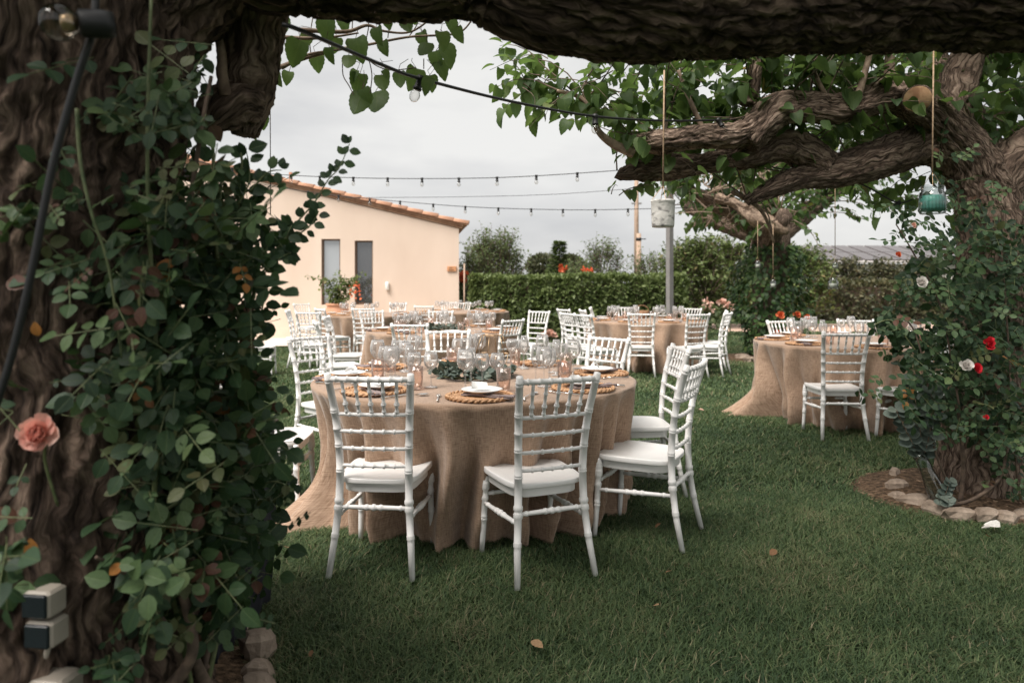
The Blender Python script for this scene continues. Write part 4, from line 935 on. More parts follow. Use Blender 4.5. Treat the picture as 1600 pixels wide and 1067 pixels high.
navy_box()
# ------------------------------------------------------------------ left tree with the overhead limb
def part_tube(parent, name, off, mat, ctrl, rads, **k):
    mb = MB(); bark_tube(mb, ctrl, rads, **k); return mb.build(name, M[mat], parent, off)
def left_tree():
    b = (-1.25, 1.75, 0); t = thing('mulberry_tree', 'huge dark gnarled mulberry at left, its limb arching over the whole garden', 'tree', b)
    part_tube(t, 'trunk', b, 'bark_big', [(-1.25, 1.75, -.05), (-1.26, 1.75, .3), (-1.24, 1.75, .9), (-1.25, 1.76, 1.5), (-1.22, 1.77, 2.1), (-1.35, 1.8, 2.7), (-1.7, 1.7, 3.4)], [.50, .41, .37, .36, .37, .3, .2], n=180, seg=.014, amp=.03, fx=11, fz=3.2, lump=.12, seed=3)
    edge = [(330, 40), (420, 52), (480, 44), (560, 48), (650, 46), (730, 42), (800, 66), (850, 98), (900, 110), (1000, 112), (1150, 102), (1250, 90), (1400, 86), (1600, 92), (1800, 90)]
    rs = [.28, .25, .23, .22, .22, .23, .24, .25, .25, .24, .23, .22, .22, .21, .2]; ctrl = [Vector((-1.2, 1.78, 2.0))]; rads = [.30]
    for (px, py), r in zip(edge, rs):
        Y = 1.82+.00018*max(0, px-400); p = at(px, py, Y); p.z += 1.17*r+.008; ctrl.append(p); rads.append(r)
    part_tube(t, 'limb', b, 'bark_big', ctrl, rads, n=170, seg=.013, amp=.024, fx=12, fz=4.5, lump=.12, seed=8)
    part_tube(t, 'limb', b, 'bark_big', [Vector((-1.3, 1.7, 2.3)), Vector((-1.0, .6, 2.8)), Vector((.2, -.3, 3.1)), Vector((1.6, -.6, 3.2))], [.25, .2, .15, .1], n=40, seg=.05, amp=.015)
    part_tube(t, 'limb', b, 'bark_big', [Vector((.6, 1.85, 2.35)), Vector((1.1, 1.2, 2.8)), Vector((2.2, .6, 3.1)), Vector((3.2, .5, 3.3))], [.18, .14, .11, .07], n=40, seg=.05, amp=.015)
    part_tube(t, 'cut_stub', b, 'bark', [at(400, -40, 1.95), at(393, 60, 2.05), at(388, 130, 2.1), at(386, 178, 2.12), at(383, 212, 2.12)], [.10, .09, .085, .08, .035], n=80, seg=.01, amp=.012, fx=16, fz=4, lump=.15, seed=5)
    part_tube(t, 'burl', b, 'bark', [at(400, 160, 2.1), at(372, 160, 2.06), at(345, 172, 2.03), at(318, 192, 2.03), at(300, 200, 2.03)], [.055, .07, .068, .05, .012], n=70, seg=.009, amp=.012, fx=14, fz=4, lump=.35, seed=12)
    part_tube(t, 'branch', b, 'twig', [at(352, 150, 1.98), at(347, 110, 1.97), at(346, 85, 1.97), at(338, 40, 1.98), at(330, 0, 2)], [.018, .014, .012, .01, .009], n=10, seg=.02, amp=.001)
    for pts in ([(470, 47, 2.4), (540, 50, 2.45), (574, 40, 2.5), (600, 49, 2.5), (642, 50, 2.5), (680, 24, 2.5)], [(430, 108, 2.4), (480, 90, 2.45), (532, 77, 2.5), (576, 70, 2.5), (640, 58, 2.5), (712, 53, 2.5), (736, 34, 2.5)], [(440, 106, 2.35), (480, 86, 2.4), (530, 78, 2.45)], [(432, 58, 2.4), (500, 60, 2.4), (560, 52, 2.45)]):
        m = MB(); P = spline(pxs(pts), 6); m.tube(P, lerps([.0085, .005, .003], len(P)), 7); m.build('branch', M['twig'], t, b)
    tw = MB(); R = random.Random(14); its = []
    hand = [(462, 84, 40, -.5), (510, 46, 34, 0), (428, 100, 26, -.3), (432, 122, 24, .2), (450, 122, 20, -.2), (495, 98, 26, .2), (515, 86, 24, 0), (525, 70, 22, 0), (560, 78, 36, .3), (545, 98, 24, 0), (538, 36, 26, 0), (590, 56, 26, .1), (600, 76, 22, .2), (605, 30, 26, 0), (635, 40, 24, .2), (648, 22, 26, 0), (660, 62, 24, .2), (664, 80, 28, -.2), (692, 64, 28, .3), (700, 88, 34, .5), (682, 94, 28, .1),
            (690, 112, 28, .6), (674, 130, 24, .3), (648, 124, 34, -.2), (668, 136, 26, -.6), (624, 124, 24, .2), (597, 130, 26, .1), (604, 118, 16, .9), (560, 130, 30, -.2), (553, 120, 20, -.6), (562, 162, 40, -.15), (590, 163, 40, .2), (572, 150, 22, .6), (716, 54, 24, .2), (706, 42, 24, .5), (410, 190, 22, .3), (398, 210, 20, -.4), (428, 70, 24, .2), (420, 150, 0, 0), (445, 44, 26, .3), (478, 66, 22, -.4)]
    for px, py, sz, sl in hand:
        if not sz: continue
        Y = R.uniform(2.25, 2.6); s = sz*Y/F; p = at(px-sl*sz*.4, py-sz*.5, Y); d = Vector((sl, R.uniform(-.25, .25), -1)); n = Vector((R.uniform(-.7, .7), R.choice((-1, -1, -1, 1))*1, .35)); its.append((p, d, n, s*1.08, R.uniform(.3, .88)))
        m2 = [p, p+Vector((R.uniform(-.02, .02), .01, .03)), at(px+R.uniform(-14, 14), min(py-sz*.5-14, max(42, py-sz*.5-R.uniform(14, 30))), Y)]; tw.tube(m2, .0012, 4, False)
    for pts in ([(535, 96, 2.45), (536, 118, 2.45), (545, 134, 2.45), (552, 148, 2.45)], [(576, 92, 2.4), (581, 118, 2.4), (578, 146, 2.4)], [(576, 94, 2.4), (590, 104, 2.4), (612, 110, 2.4), (650, 106, 2.4)], [(662, 92, 2.4), (662, 108, 2.4)], [(570, 70, 2.5), (576, 40, 2.5), (572, 10, 2.5)], [(640, 56, 2.5), (652, 38, 2.5), (660, 10, 2.5)], [(550, 50, 2.5), (552, 10, 2.5)], [(486, 86, 2.45), (484, 60, 2.45), (490, 20, 2.5)], [(606, 60, 2.5), (610, 20, 2.5)]):
        P = spline(pxs(pts), 5); tw.tube(P, .002, 5, False)
    # crown overhead and behind the camera, out of view, added to shade the foreground
    src = [ctrl[i].lerp(ctrl[i+1], f) for i in range(2, len(ctrl)-1) for f in (0, .33, .66)]
    for k in range(36):
        p = R.choice(src)+Vector((R.uniform(-.1, .1), R.uniform(-.12, .15), R.uniform(.16, .24))); d = Vector((R.uniform(-.5, .5), R.uniform(-1, .8), R.uniform(.6, 1.2)))
        its += shoot(R, p, d, R.uniform(.6, 1.3), 15, .125, .3, tw, .009)
    for k in range(430):
        p = Vector((R.uniform(-3.2, 4.2), R.uniform(-2.6, 3.3), R.uniform(2.75, 4.0)))
        if p.y > 1.2 and p.z < EYE+(446+40)*p.y/F+.15 or (p.y > .2 and p.x < 1.4 and R.random() > .03) or R.random() > .33: continue
        its += shoot(R, p, Vector((R.uniform(-1, 1), R.uniform(-1, 1), R.uniform(-.1, .7))), R.uniform(.6, 1.1), 15, .14, .35, tw, .009)
    its = [i for i in its if not (in_frame(i[0], 20) and 780 < proj(i[0])[0] < 1700 and proj(i[0])[1] > 60 and i[0].y < 3)]
    tw.build('twigs', M['twig_dark'], t, b, kind='stuff'); leaves(t, b, M['mul_leaf'], 'mul', its)
left_tree()
# ------------------------------------------------------------------ climbing roses
def compound(R, p, d, n, size, stems, k=None, lo=0, hi=.88, odd=.05):
    d = Vector(d).normalized(); x, y, z = frame(d, n); k = k or R.choice((3, 5, 5, 5, 7)); its = []; L = size*.95*(k//2)
    q = p+d*size*.45; tv = tint(R, lo, hi, odd); tip = q+d*L; stems.tube([p, q, tip], .0012, 4, False)
    its.append((tip, d*1+rnd_unit(R)*.15, z+rnd_unit(R)*.3, size*R.uniform(1.0, 1.2), tv))
    for i in range(k//2):
        c = q+d*size*.95*i
        for s in (-1, 1): its.append((c+x*s*size*.08, x*s+d*.45+rnd_unit(R)*.18-Vector((0, 0, .15)), z+rnd_unit(R)*.35, size*R.uniform(.75, 1.05), min(.999, max(0, tv+(R.uniform(-.08, .08) if tv < .88 else R.uniform(-.005, .005))))))
    return its
def rose_flower(parent, off, p, facing, size, mat, seed, npet=26, split=False):
    R = random.Random(seed); f = Vector(facing).normalized(); x = f.orthogonal().normalized(); y = f.cross(x); its = []
    for i in range(npet):
        q = (i+.5)/npet; a = i*2.4+R.uniform(-.2, .2); el = 1.52-1.2*q**1.1+R.uniform(-.12, .12); out = x*math.cos(a)+y*math.sin(a)
        d = (out*math.cos(el)+f*math.sin(el)+rnd_unit(R)*.1).normalized(); n = (f*math.cos(el)-out*math.sin(el))+rnd_unit(R)*.12
        its.append((p+out*size*(.02+.14*q)-f*size*(.16+.06*q), d, n, size*(.36+.12*q)*R.uniform(.85, 1.15), min(.99, max(0, R.uniform(-.2, .2)+.25+.6*q))))
    if split:
        r = MB(); r.lathe([(0, -.3*size), (.08*size, -.22*size), (.06*size, -.05*size), (0, .02*size)], 8); ob = r.build('rose_flower', M['stem'], parent, loc=p-Vector(off)); ob.rotation_euler = f.to_track_quat('Z', 'Y').to_euler()
        inv = f.to_track_quat('Z', 'Y').to_matrix().inverted()
        its2 = [(inv@(Vector(a)-p), inv@Vector(b), inv@Vector(c), s, t) for a, b, c, s, t in its]
        for a, b, c, s, t in its2:
            o = bpy.data.objects.new('petal', leaf_mesh('petal', mat, min(9, int(t*10)))); COL.objects.link(o); o.parent = ob; X, Yv, Z = frame(b, c)
            o.matrix_local = Matrix(((X.x*s, Yv.x*s, Z.x*s, a.x), (X.y*s, Yv.y*s, Z.y*s, a.y), (X.z*s, Yv.z*s, Z.z*s, a.z), (0, 0, 0, 1)))
        return ob
    return link('rose_flower', mass_mesh('rose_flower', 'petal', mat, its, off), parent)
def left_rose():
    b = (-.9, 1.9, 0); t = thing('climbing_rose', 'dark leafy rose climbing the big left trunk with one open pink rose', 'rose bush', b); R = random.Random(77); st = MB(); its = []
    canes = [[(300, 1080, 1.75), (285, 1000, 1.7), (262, 900, 1.62), (240, 800, 1.58), (250, 650, 1.55), (238, 450, 1.5), (230, 250, 1.45), (236, 0, 1.42)], [(310, 1085, 1.8), (330, 950, 1.85), (290, 850, 1.8), (280, 740, 1.7), (300, 600, 1.7), (290, 400, 1.65), (310, 230, 1.65), (330, 120, 1.7)],
             [(320, 1085, 1.85), (345, 960, 1.9), (360, 820, 1.95), (345, 700, 1.9), (362, 560, 1.85), (352, 480, 1.8), (337, 380, 1.75), (333, 240, 1.7), (328, 215, 1.7)], [(352, 700, 1.9), (372, 600, 1.88), (356, 640, 1.9), (380, 520, 1.86), (400, 430, 1.85), (372, 320, 1.83), (378, 260, 1.8), (374, 225, 1.8)],
             [(290, 1060, 1.7), (260, 980, 1.6), (200, 900, 1.5), (170, 880, 1.45), (150, 870, 1.42)], [(120, 170, 1.38), (125, 250, 1.38), (142, 330, 1.38), (170, 420, 1.4), (190, 560, 1.42)]]
    for c, r in zip(canes, (.0055, .008, .0065, .005, .006, .0032)):
        m = MB(); P = spline(pxs(c), 8); m.tube(P, lerps([r*1.3, r, r*.6], len(P)), 7); m.build('stem', M['stem'] if r < .0075 and r != .006 else M['twig_dark'], t, b)
    for c in ([(255, 1085, 1.62), (300, 1020, 1.62), (285, 930, 1.62), (240, 850, 1.58)], [(330, 1085, 1.8), (300, 1010, 1.75), (310, 900, 1.75)]):
        m = MB(); P = spline(pxs(c), 8); m.tube(P, lerps([.017, .012, .009], len(P)), 8); m.build('woody_stem', M['twig_dark'], t, b)
    # leaf clumps: (px, py, rx, ry, near depth, far depth, leaves, leaflet size)
    cl = [(180, 180, 70, 70, 1.35, 1.6, 12, .045), (270, 170, 60, 110, 1.5, 1.9, 26, .048), (240, 330, 110, 80, 1.42, 1.9, 46, .05), (330, 330, 60, 90, 1.55, 1.95, 30, .052), (225, 440, 90, 70, 1.4, 1.8, 40, .05), (320, 450, 80, 80, 1.55, 1.95, 42, .054),
          (225, 560, 90, 70, 1.4, 1.75, 40, .05), (320, 570, 90, 80, 1.55, 1.95, 44, .056), (250, 670, 85, 60, 1.45, 1.85, 36, .052), (340, 680, 85, 60, 1.6, 2.0, 36, .055), (300, 760, 80, 60, 1.55, 1.9, 40, .054), (385, 740, 60, 60, 1.8, 2.1, 34, .045), (370, 820, 65, 55, 1.75, 2.1, 36, .052),
          (280, 850, 90, 55, 1.5, 1.85, 36, .055), (235, 900, 60, 40, 1.42, 1.7, 16, .055), (250, 965, 75, 45, 1.5, 1.8, 26, .038), (340, 920, 60, 55, 1.65, 2.0, 24, .048), (205, 740, 40, 40, 1.4, 1.6, 6, .034), (155, 580, 50, 50, 1.36, 1.5, 7, .04), (140, 430, 35, 60, 1.36, 1.5, 5, .036), (60, 320, 55, 35, 1.35, 1.45, 8, .042),
          (10, 870, 32, 90, 1.2, 1.4, 6, .05), (8, 620, 22, 60, 1.25, 1.4, 3, .042), (345, 960, 40, 40, 1.7, 1.9, 10, .04), (420, 690, 28, 40, 1.9, 2.1, 12, .036), (440, 760, 22, 40, 1.95, 2.1, 10, .03), (385, 330, 40, 45, 1.75, 1.9, 12, .045), (372, 420, 40, 60, 1.75, 1.95, 18, .05), (380, 500, 38, 40, 1.75, 1.9, 12, .058), (370, 600, 30, 60, 1.8, 1.95, 14, .05), (170, 1040, 40, 20, 1.4, 1.55, 6, .045)]
    for px, py, rx, ry, y0, y1, n, sz in cl:
        for i in range(int(n*1.45)):
            a = R.uniform(0, 2*PI); q = min(1.45, abs(R.gauss(0, .72))); Y = R.uniform(y0, y1); p = at(px+rx*q*math.cos(a), py+ry*q*math.sin(a), Y)
            d = Vector((R.uniform(-1, 1), R.uniform(-1, .2), R.uniform(-.9, .5))); nn = Vector((R.uniform(-.5, .5), R.uniform(-1.2, -.2), R.uniform(.1, 1)))
            its += compound(R, p-d.normalized()*sz*.8, d, nn, sz*R.choice((.45, .6, .75, .85, 1.0)), st, lo=0, hi=1.0, odd=.12 if px > 320 and 300 < py < 620 else .035)
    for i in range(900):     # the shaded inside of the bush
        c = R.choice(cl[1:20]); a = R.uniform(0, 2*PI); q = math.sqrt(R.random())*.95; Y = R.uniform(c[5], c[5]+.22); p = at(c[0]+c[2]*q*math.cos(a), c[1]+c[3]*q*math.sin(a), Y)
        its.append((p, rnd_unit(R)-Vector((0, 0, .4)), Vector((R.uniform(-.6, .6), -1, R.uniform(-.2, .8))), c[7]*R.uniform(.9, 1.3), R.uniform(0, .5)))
    sprigs = [([(408, 420, 1.85), (440, 385, 1.85), (462, 350, 1.85), (490, 318, 1.85), (512, 282, 1.86), (530, 262, 1.86), (546, 225, 1.87)], 26, .030), ([(380, 440, 1.82), (410, 410, 1.82), (440, 380, 1.82), (456, 352, 1.83)], 16, .036), ([(375, 470, 1.82), (410, 430, 1.82), (440, 402, 1.82), (455, 395, 1.82)], 14, .034),
              ([(375, 600, 1.85), (390, 585, 1.85), (408, 588, 1.85)], 5, .052), ([(385, 690, 1.95), (415, 668, 1.95), (440, 640, 1.95)], 7, .034), ([(400, 520, 1.85), (410, 480, 1.85), (418, 450, 1.85)], 8, .038), ([(372, 320, 1.8), (390, 280, 1.8), (384, 232, 1.8)], 9, .05), ([(430, 395, 1.84), (458, 372, 1.84), (485, 352, 1.85), (498, 330, 1.85)], 12, .028), ([(400, 760, 1.95), (430, 752, 1.95), (458, 765, 1.95)], 9, .026), ([(395, 640, 1.9), (410, 622, 1.9), (402, 590, 1.9)], 6, .04), ([(390, 300, 1.8), (418, 270, 1.8), (440, 266, 1.8)], 6, .034)]
    for pts, n, sz in sprigs:
        P = spline(pxs(pts), 6); m = MB(); m.tube(P, lerps([.0032, .0012], len(P)), 6); m.build('sprig', M['stem'], t, b)
        for i in range(n):
            k = (i+.6)/n*(len(P)-1); j = int(k); p = P[j].lerp(P[min(j+1, len(P)-1)], k-j); ax = (P[min(j+1, len(P)-1)]-P[max(j-1, 0)]).normalized()
            o = Vector((-ax.z, 0, ax.x))*(1 if i % 2 else -1)
            d = (o+ax*.5+rnd_unit(R)*.4).normalized(); its.append((p+d*.006, d, Vector((R.uniform(-.4, .4), -1, R.uniform(-.2, .6))), sz*R.uniform(.8, 1.15), tint(R, 0, .7, .0)))
            if i % 2: its.append((p+d*.006, (o*.3+ax+rnd_unit(R)*.5), Vector((R.uniform(-.4, .4), -1, R.uniform(-.2, .6))), sz*R.uniform(.7, 1), tint(R, 0, .7, .0)))
    for px, py, s, tv in ((443, 640, .036, .92), (436, 632, .03, .93), (446, 652, .03, .93), (172, 908, .05, .7), (186, 880, .04, .72), (224, 895, .05, .75), (206, 905, .05, .74), (232, 928, .05, .7), (258, 925, .05, .65), (20, 920, .05, .75), (190, 880, .03, .995), (60, 525, .03, .996), (52, 870, .04, .996), (25, 815, .045, .95), (10, 440, .05, .94)):
        p = at(px, py, 1.38 if px < 300 else 1.9); its.append((p, Vector((R.uniform(-1, 1), -.2, R.uniform(-.6, .9))), Vector((R.uniform(-.4, .4), -1, .5)), s, tv))
    its = [i for i in its if not (i[0].y < 1.5 and math.hypot(proj(i[0])[0]-58, proj(i[0])[1]-678) < 62)]
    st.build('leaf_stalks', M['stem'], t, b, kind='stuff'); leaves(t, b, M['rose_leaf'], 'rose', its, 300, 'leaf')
    p = at(58, 678, 1.36); rose_flower(t, b, p, (.25, -1, .3), .070, M['pink_petal'], 4, 38, True)
    m = MB(); P = spline([p-Vector((0, -.03, .02)), at(70, 720, 1.42), at(90, 790, 1.45)], 5); m.tube(P, .003, 6); m.build('stem', M['stem'], t, b)
left_rose()
# ------------------------------------------------------------------ right tree
def right_tree():
    b = (3.03, 4.3, 0); t = thing('mulberry_tree', 'pollarded mulberry at right with thick gnarled limbs and a sawn stub', 'tree', b); R = random.Random(5)
    tr = [(1535, 800, 4.3, 74), (1536, 740, 4.3, 62), (1540, 640, 4.3, 54), (1548, 470, 4.3, 50), (1548, 340, 4.3, 52), (1520, 262, 4.28, 52), (1478, 205, 4.22, 46), (1440, 165, 4.15, 38), (1405, 148, 4.12, 30)]
    part_tube(t, 'trunk', b, 'bark', pxs(tr), prs(tr), n=120, seg=.016, amp=.018, fx=12, fz=3, lump=.14, seed=2)
    limbs = [([(1440, 165, 4.15, 34), (1400, 150, 4.1, 30), (1345, 163, 4.05, 28), (1300, 172, 4.0, 27), (1255, 168, 3.98, 25), (1215, 174, 3.96, 26), (1185, 198, 3.95, 30), (1165, 222, 3.95, 26)], 21), ([(1185, 200, 3.95, 24), (1145, 212, 3.92, 22), (1090, 214, 3.9, 21), (1040, 220, 3.88, 20), (1000, 222, 3.87, 21), (990, 222, 3.87, 12)], 22),
             ([(1510, 240, 4.3, 40), (1450, 222, 4.28, 38), (1400, 240, 4.25, 34), (1340, 260, 4.2, 33), (1290, 272, 4.18, 32), (1245, 280, 4.15, 27), (1205, 296, 4.12, 20), (1172, 312, 4.1, 17), (1166, 316, 4.1, 8)], 23), ([(1285, 262, 4.18, 28), (1250, 235, 4.15, 29), (1215, 228, 4.12, 27), (1170, 244, 4.1, 22), (1100, 256, 4.08, 18), (1040, 262, 4.05, 17), (1000, 266, 4.03, 22), (972, 272, 4.02, 19), (964, 270, 4.02, 8)], 24),
             ([(1545, 300, 4.3, 44), (1600, 246, 4.3, 42), (1680, 190, 4.3, 36), (1780, 120, 4.3, 28)], 25), ([(1480, 200, 4.25, 36), (1500, 120, 4.3, 28), (1540, 20, 4.4, 20), (1560, -80, 4.5, 14)], 26), ([(1550, 300, 4.35, 36), (1520, 200, 4.8, 30), (1450, 90, 5.3, 24), (1380, -40, 5.8, 16)], 27), ([(1170, 165, 3.98, 14), (1178, 120, 3.98, 11), (1184, 70, 4.0, 9), (1190, -10, 4.05, 7)], 28)]
    lp = []
    for L, sd in limbs:
        part_tube(t, 'limb', b, 'bark', pxs(L), prs(L), n=72, seg=.012, amp=.013, fx=17, fz=4.5, lump=.25, seed=sd); lp += [(p, r) for p, r in zip(spline(pxs(L), 4), np.interp(np.linspace(0, 1, 4*(len(L)-1)+1), np.linspace(0, 1, len(L)), prs(L)))]
    c0, c1 = at(1432, 155, 4.05), at(1434, 155, 3.86); m = MB(); bark_tube(m, [c0, c0.lerp(c1, .5), c1], [.095, .082, .078], n=36, seg=.02, amp=.006, seed=4); so = m.build('sawn_stub', M['bark'], t, b)
    m = MB(); ax = (c1-c0).normalized(); m.tube([c1-ax*.01, c1+ax*.004], [.074, .070], 24); m.build('cut_face', M['cut_wood'], so, b)
    def ok(p):
        q = proj(p); return not (q[0] < 760 and q[1] > -20) and not (q[0] < 960 and q[1] > 205) and not (1010 > q[0] and q[1] > 330) and not (1080 < q[0] < 1500 and q[1] > 385) and not (p.y < 3.6 and q[1] > -5) and not (1030 < q[0] < 1330 and q[1] > 296)
    KEEP[0] = ok
    tw = MB(); its = []
    grey = [[(990, 240, 3.87, 9), (958, 225, 3.85, 8), (935, 205, 3.82, 6), (925, 175, 3.8, 5), (905, 152, 3.8, 4), (870, 142, 3.78, 3)], [(1338, 160, 3.95, 7), (1350, 120, 3.94, 6), (1360, 80, 3.95, 5), (1368, 40, 4, 4)], [(1395, 140, 4.05, 12), (1390, 110, 4.05, 9), (1392, 70, 4.1, 8), (1400, 10, 4.2, 6)], [(1300, 165, 3.98, 5), (1280, 130, 3.97, 4), (1265, 90, 4, 3)], [(1100, 205, 3.9, 5), (1075, 150, 3.9, 4), (1060, 110, 3.9, 3)], [(1145, 300, 4.1, 4), (1190, 330, 4.3, 3), (1210, 380, 4.4, 2)]]
    for g in grey:
        m = MB(); P = spline(pxs(g), 6); m.tube(P, lerps(prs(g), len(P)), 8); m.build('branch', M['twig'], t, b); lp += [(p, .01) for p in P[len(P)//2:]]
    for i in range(150):
        p, r = R.choice(lp); d = Vector((R.uniform(-.8, .8), R.uniform(-.5, 1.0), R.uniform(.1, 1.1))); its += shoot(R, p+Vector((0, 0, r*.6)), d, R.uniform(.35, .85), 12, .088, .45, tw, .005)
    def fill(n, x0, x1, y0, y1, Y0, Y1, nl=9, size=.09, ln=(.25, .5)):
        nonlocal its
        for i in range(n): its += shoot(R, at(R.uniform(x0, x1), R.uniform(y0, y1), R.uniform(Y0, Y1)), Vector((R.uniform(-1, 1), R.uniform(-.6, .6), R.uniform(-.4, .7))), R.uniform(*ln), nl, size, .5, tw, .0035)
    fill(9, 900, 1000, 96, 150, 3.7, 4.0, 8); fill(6, 830, 900, 90, 150, 3.7, 3.9, 5); fill(3, 790, 830, 120, 150, 3.7, 3.9, 3, .085, (.12, .25)); fill(60, 980, 1330, 60, 170, 4.0, 5.0); fill(75, 1330, 1640, 40, 220, 4.3, 5.6); fill(10, 960, 1010, 150, 270, 3.9, 4.4, 6)
    fill(34, 1280, 1480, 180, 340, 4.7, 6.0, 9); fill(6, 930, 990, 268, 310, 4.0, 4.3, 6, .075, (.15, .3)); fill(22, 1060, 1300, 180, 290, 4.6, 5.6, 8)
    for i in range(110): its += shoot(R, Vector((R.uniform(3.2, 6.5), R.uniform(3.2, 7), R.uniform(2.85, 4.2)))+Vector((0, 0, 0)), Vector((R.uniform(-1, 1), R.uniform(-1, 1), R.uniform(-.1, .8))), R.uniform(.5, 1), 13, .13, .35, tw, .007)
    for i in range(48): its += shoot(R, Vector((R.uniform(2.2, 4.0), R.uniform(2.8, 4.6), R.uniform(2.95, 3.7))), Vector((R.uniform(-1, 1), R.uniform(-1, 1), R.uniform(-.05, .6))), R.uniform(.5, .9), 13, .13, .25, tw, .007)  # extra shoots above the view, added to shade the right trunk and roses
    KEEP[0] = None; its = [i for i in its if ok(i[0])]
    tw.build('twigs', M['twig_dark'], t, b, kind='stuff'); leaves(t, b, M['mul_leaf'], 'mul', its)
right_tree()
def right_rose():
    b = (2.9, 4.2, 0); t = thing('climbing_rose', 'rose bush over the right trunk with white and red roses', 'rose bush', b); R = random.Random(91); st = MB(); its = []
    for c, r in (([(1500, 790, 4.0), (1505, 740, 3.98), (1503, 690, 3.95), (1497, 640, 3.9)], .014), ([(1480, 790, 3.95), (1520, 780, 3.9), (1560, 750, 3.88), (1575, 700, 3.9)], .012), ([(1490, 770, 4), (1460, 700, 3.95), (1450, 600, 3.95), (1430, 520, 3.95), (1405, 490, 3.95)], .007), ([(1440, 560, 3.95), (1410, 520, 3.95), (1390, 500, 3.95), (1365, 508, 3.95)], .004), ([(1500, 640, 3.95), (1470, 480, 3.95), (1430, 400, 4), (1400, 350, 4)], .006), ([(1590, 760, 3.9), (1580, 600, 3.85), (1570, 450, 3.85), (1560, 330, 3.85)], .006)):
        m = MB(); P = spline(pxs(c), 7); m.tube(P, lerps([r, r*.6], len(P)), 7); m.build('stem', M['twig_dark'] if r > .005 else M['stem'], t, b)
    cl = [(1560, 340, 60, 60, 24), (1560, 440, 70, 70, 50), (1490, 430, 60, 60, 40), (1440, 440, 38, 50, 14), (1540, 540, 80, 60, 52), (1470, 540, 50, 50, 32), (1422, 545, 36, 35, 10), (1390, 505, 30, 25, 9), (1550, 640, 70, 60, 46), (1460, 620, 50, 50, 32), (1580, 730, 40, 50, 22), (1425, 620, 25, 40, 10), (1440, 370, 40, 50, 16), (1400, 330, 40, 40, 12), (1545, 400, 55, 60, 36), (1550, 500, 60, 60, 44), (1540, 600, 60, 60, 40), (1500, 660, 40, 30, 16), (1575, 660, 30, 50, 24), (1365, 615, 22, 35, 4), (1500, 330, 40, 70, 24), (1475, 260, 30, 40, 10), (1590, 560, 30, 40, 14)]
    for px, py, rx, ry, n in cl:
        for i in range(n):
            a = R.uniform(0, 2*PI); q = math.sqrt(R.random()); Y = R.uniform(3.75, 4.12); p = at(px+rx*q*math.cos(a), py+ry*q*math.sin(a), Y)
            its += compound(R, p, Vector((R.uniform(-1, 1), R.uniform(-1, .2), R.uniform(-.9, .5))), Vector((R.uniform(-.5, .5), R.uniform(-1.2, -.2), R.uniform(.1, 1))), .044*R.uniform(.7, 1.2), st, odd=.02)
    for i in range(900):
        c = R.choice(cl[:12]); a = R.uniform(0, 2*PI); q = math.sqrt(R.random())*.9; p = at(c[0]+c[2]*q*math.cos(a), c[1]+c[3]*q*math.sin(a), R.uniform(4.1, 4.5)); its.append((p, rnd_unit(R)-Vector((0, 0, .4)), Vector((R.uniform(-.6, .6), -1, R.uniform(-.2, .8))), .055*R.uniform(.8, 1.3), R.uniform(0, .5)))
    st.build('leaf_stalks', M['stem'], t, b, kind='stuff'); leaves(t, b, M['rose_leaf'], 'rose', its)
    for k, (px, py, s, m) in enumerate(((1440, 441, 18, 'white_petal'), (1510, 571, 19, 'white_petal'), (1546, 537, 18, 'red_petal'), (1527, 575, 15, 'red_petal'), (1541, 652, 8, 'red_petal'), (1404, 398, 9, 'orange_petal'), (1428, 352, 8, 'peach_petal'))):
        Y = 3.68; rose_flower(t, b, at(px, py, Y), (-.15, -1, .3), s*1.05*Y/F, M[m], 40+k, 26)
right_rose()
def vase():
    a, c = at(1476, 795, 3.95), at(1436, 708, 4.0); t = thing('glass_vase', 'clear glass vase leaning at the foot of the right tree, holding eucalyptus', 'vase', tuple(a)); ax = (c-a); L = ax.length; q = ax.normalized().to_track_quat('Z', 'Y').to_euler()
    m = MB(); m.lathe([(0, 0), (.045, 0), (.052, .02), (.05, L*.4), (.036, L*.7), (.034, L*.85), (.042, L), (.038, L), (.03, L*.85), (.032, L*.7), (.045, L*.4), (.046, .03), (0, .02)], 20); o = m.build('vase_body', M['pane_clear'], t); o.rotation_euler = q
    e = thing('eucalyptus_bunch', 'grey green eucalyptus stems with round leaves standing in the leaning vase', 'foliage', tuple(c)); R = random.Random(3); its = []
    for pts in ([(1440, 716, 4.0), (1440, 690, 3.98), (1436, 660, 3.96), (1430, 620, 3.94), (1425, 590, 3.94)], [(1436, 716, 4.0), (1425, 690, 3.97), (1412, 665, 3.95), (1400, 640, 3.93)], [(1442, 716, 4.0), (1450, 690, 3.95), (1456, 650, 3.93), (1455, 610, 3.92)], [(1470, 780, 3.92), (1478, 770, 3.9), (1484, 750, 3.9)], [(1468, 785, 3.9), (1478, 786, 3.88), (1482, 780, 3.88)]):
        P = spline(pxs(pts), 6); s = MB(); s.tube(P, .0025, 6); s.build('stem', M['twig'], e, c)
        for i in range(2, len(P), 2):
            for sg in (-1, 1): d = Vector((sg, R.uniform(-.8, .3), R.uniform(-.2, .6))); its.append((P[i], d, Vector((R.uniform(-.4, .4), -.8, .8)), R.uniform(.05, .085) if len(pts) > 3 else .045, R.uniform(.1, .8)))
    leaves(e, c, M['euc_leaf'], 'euc', its)
vase()
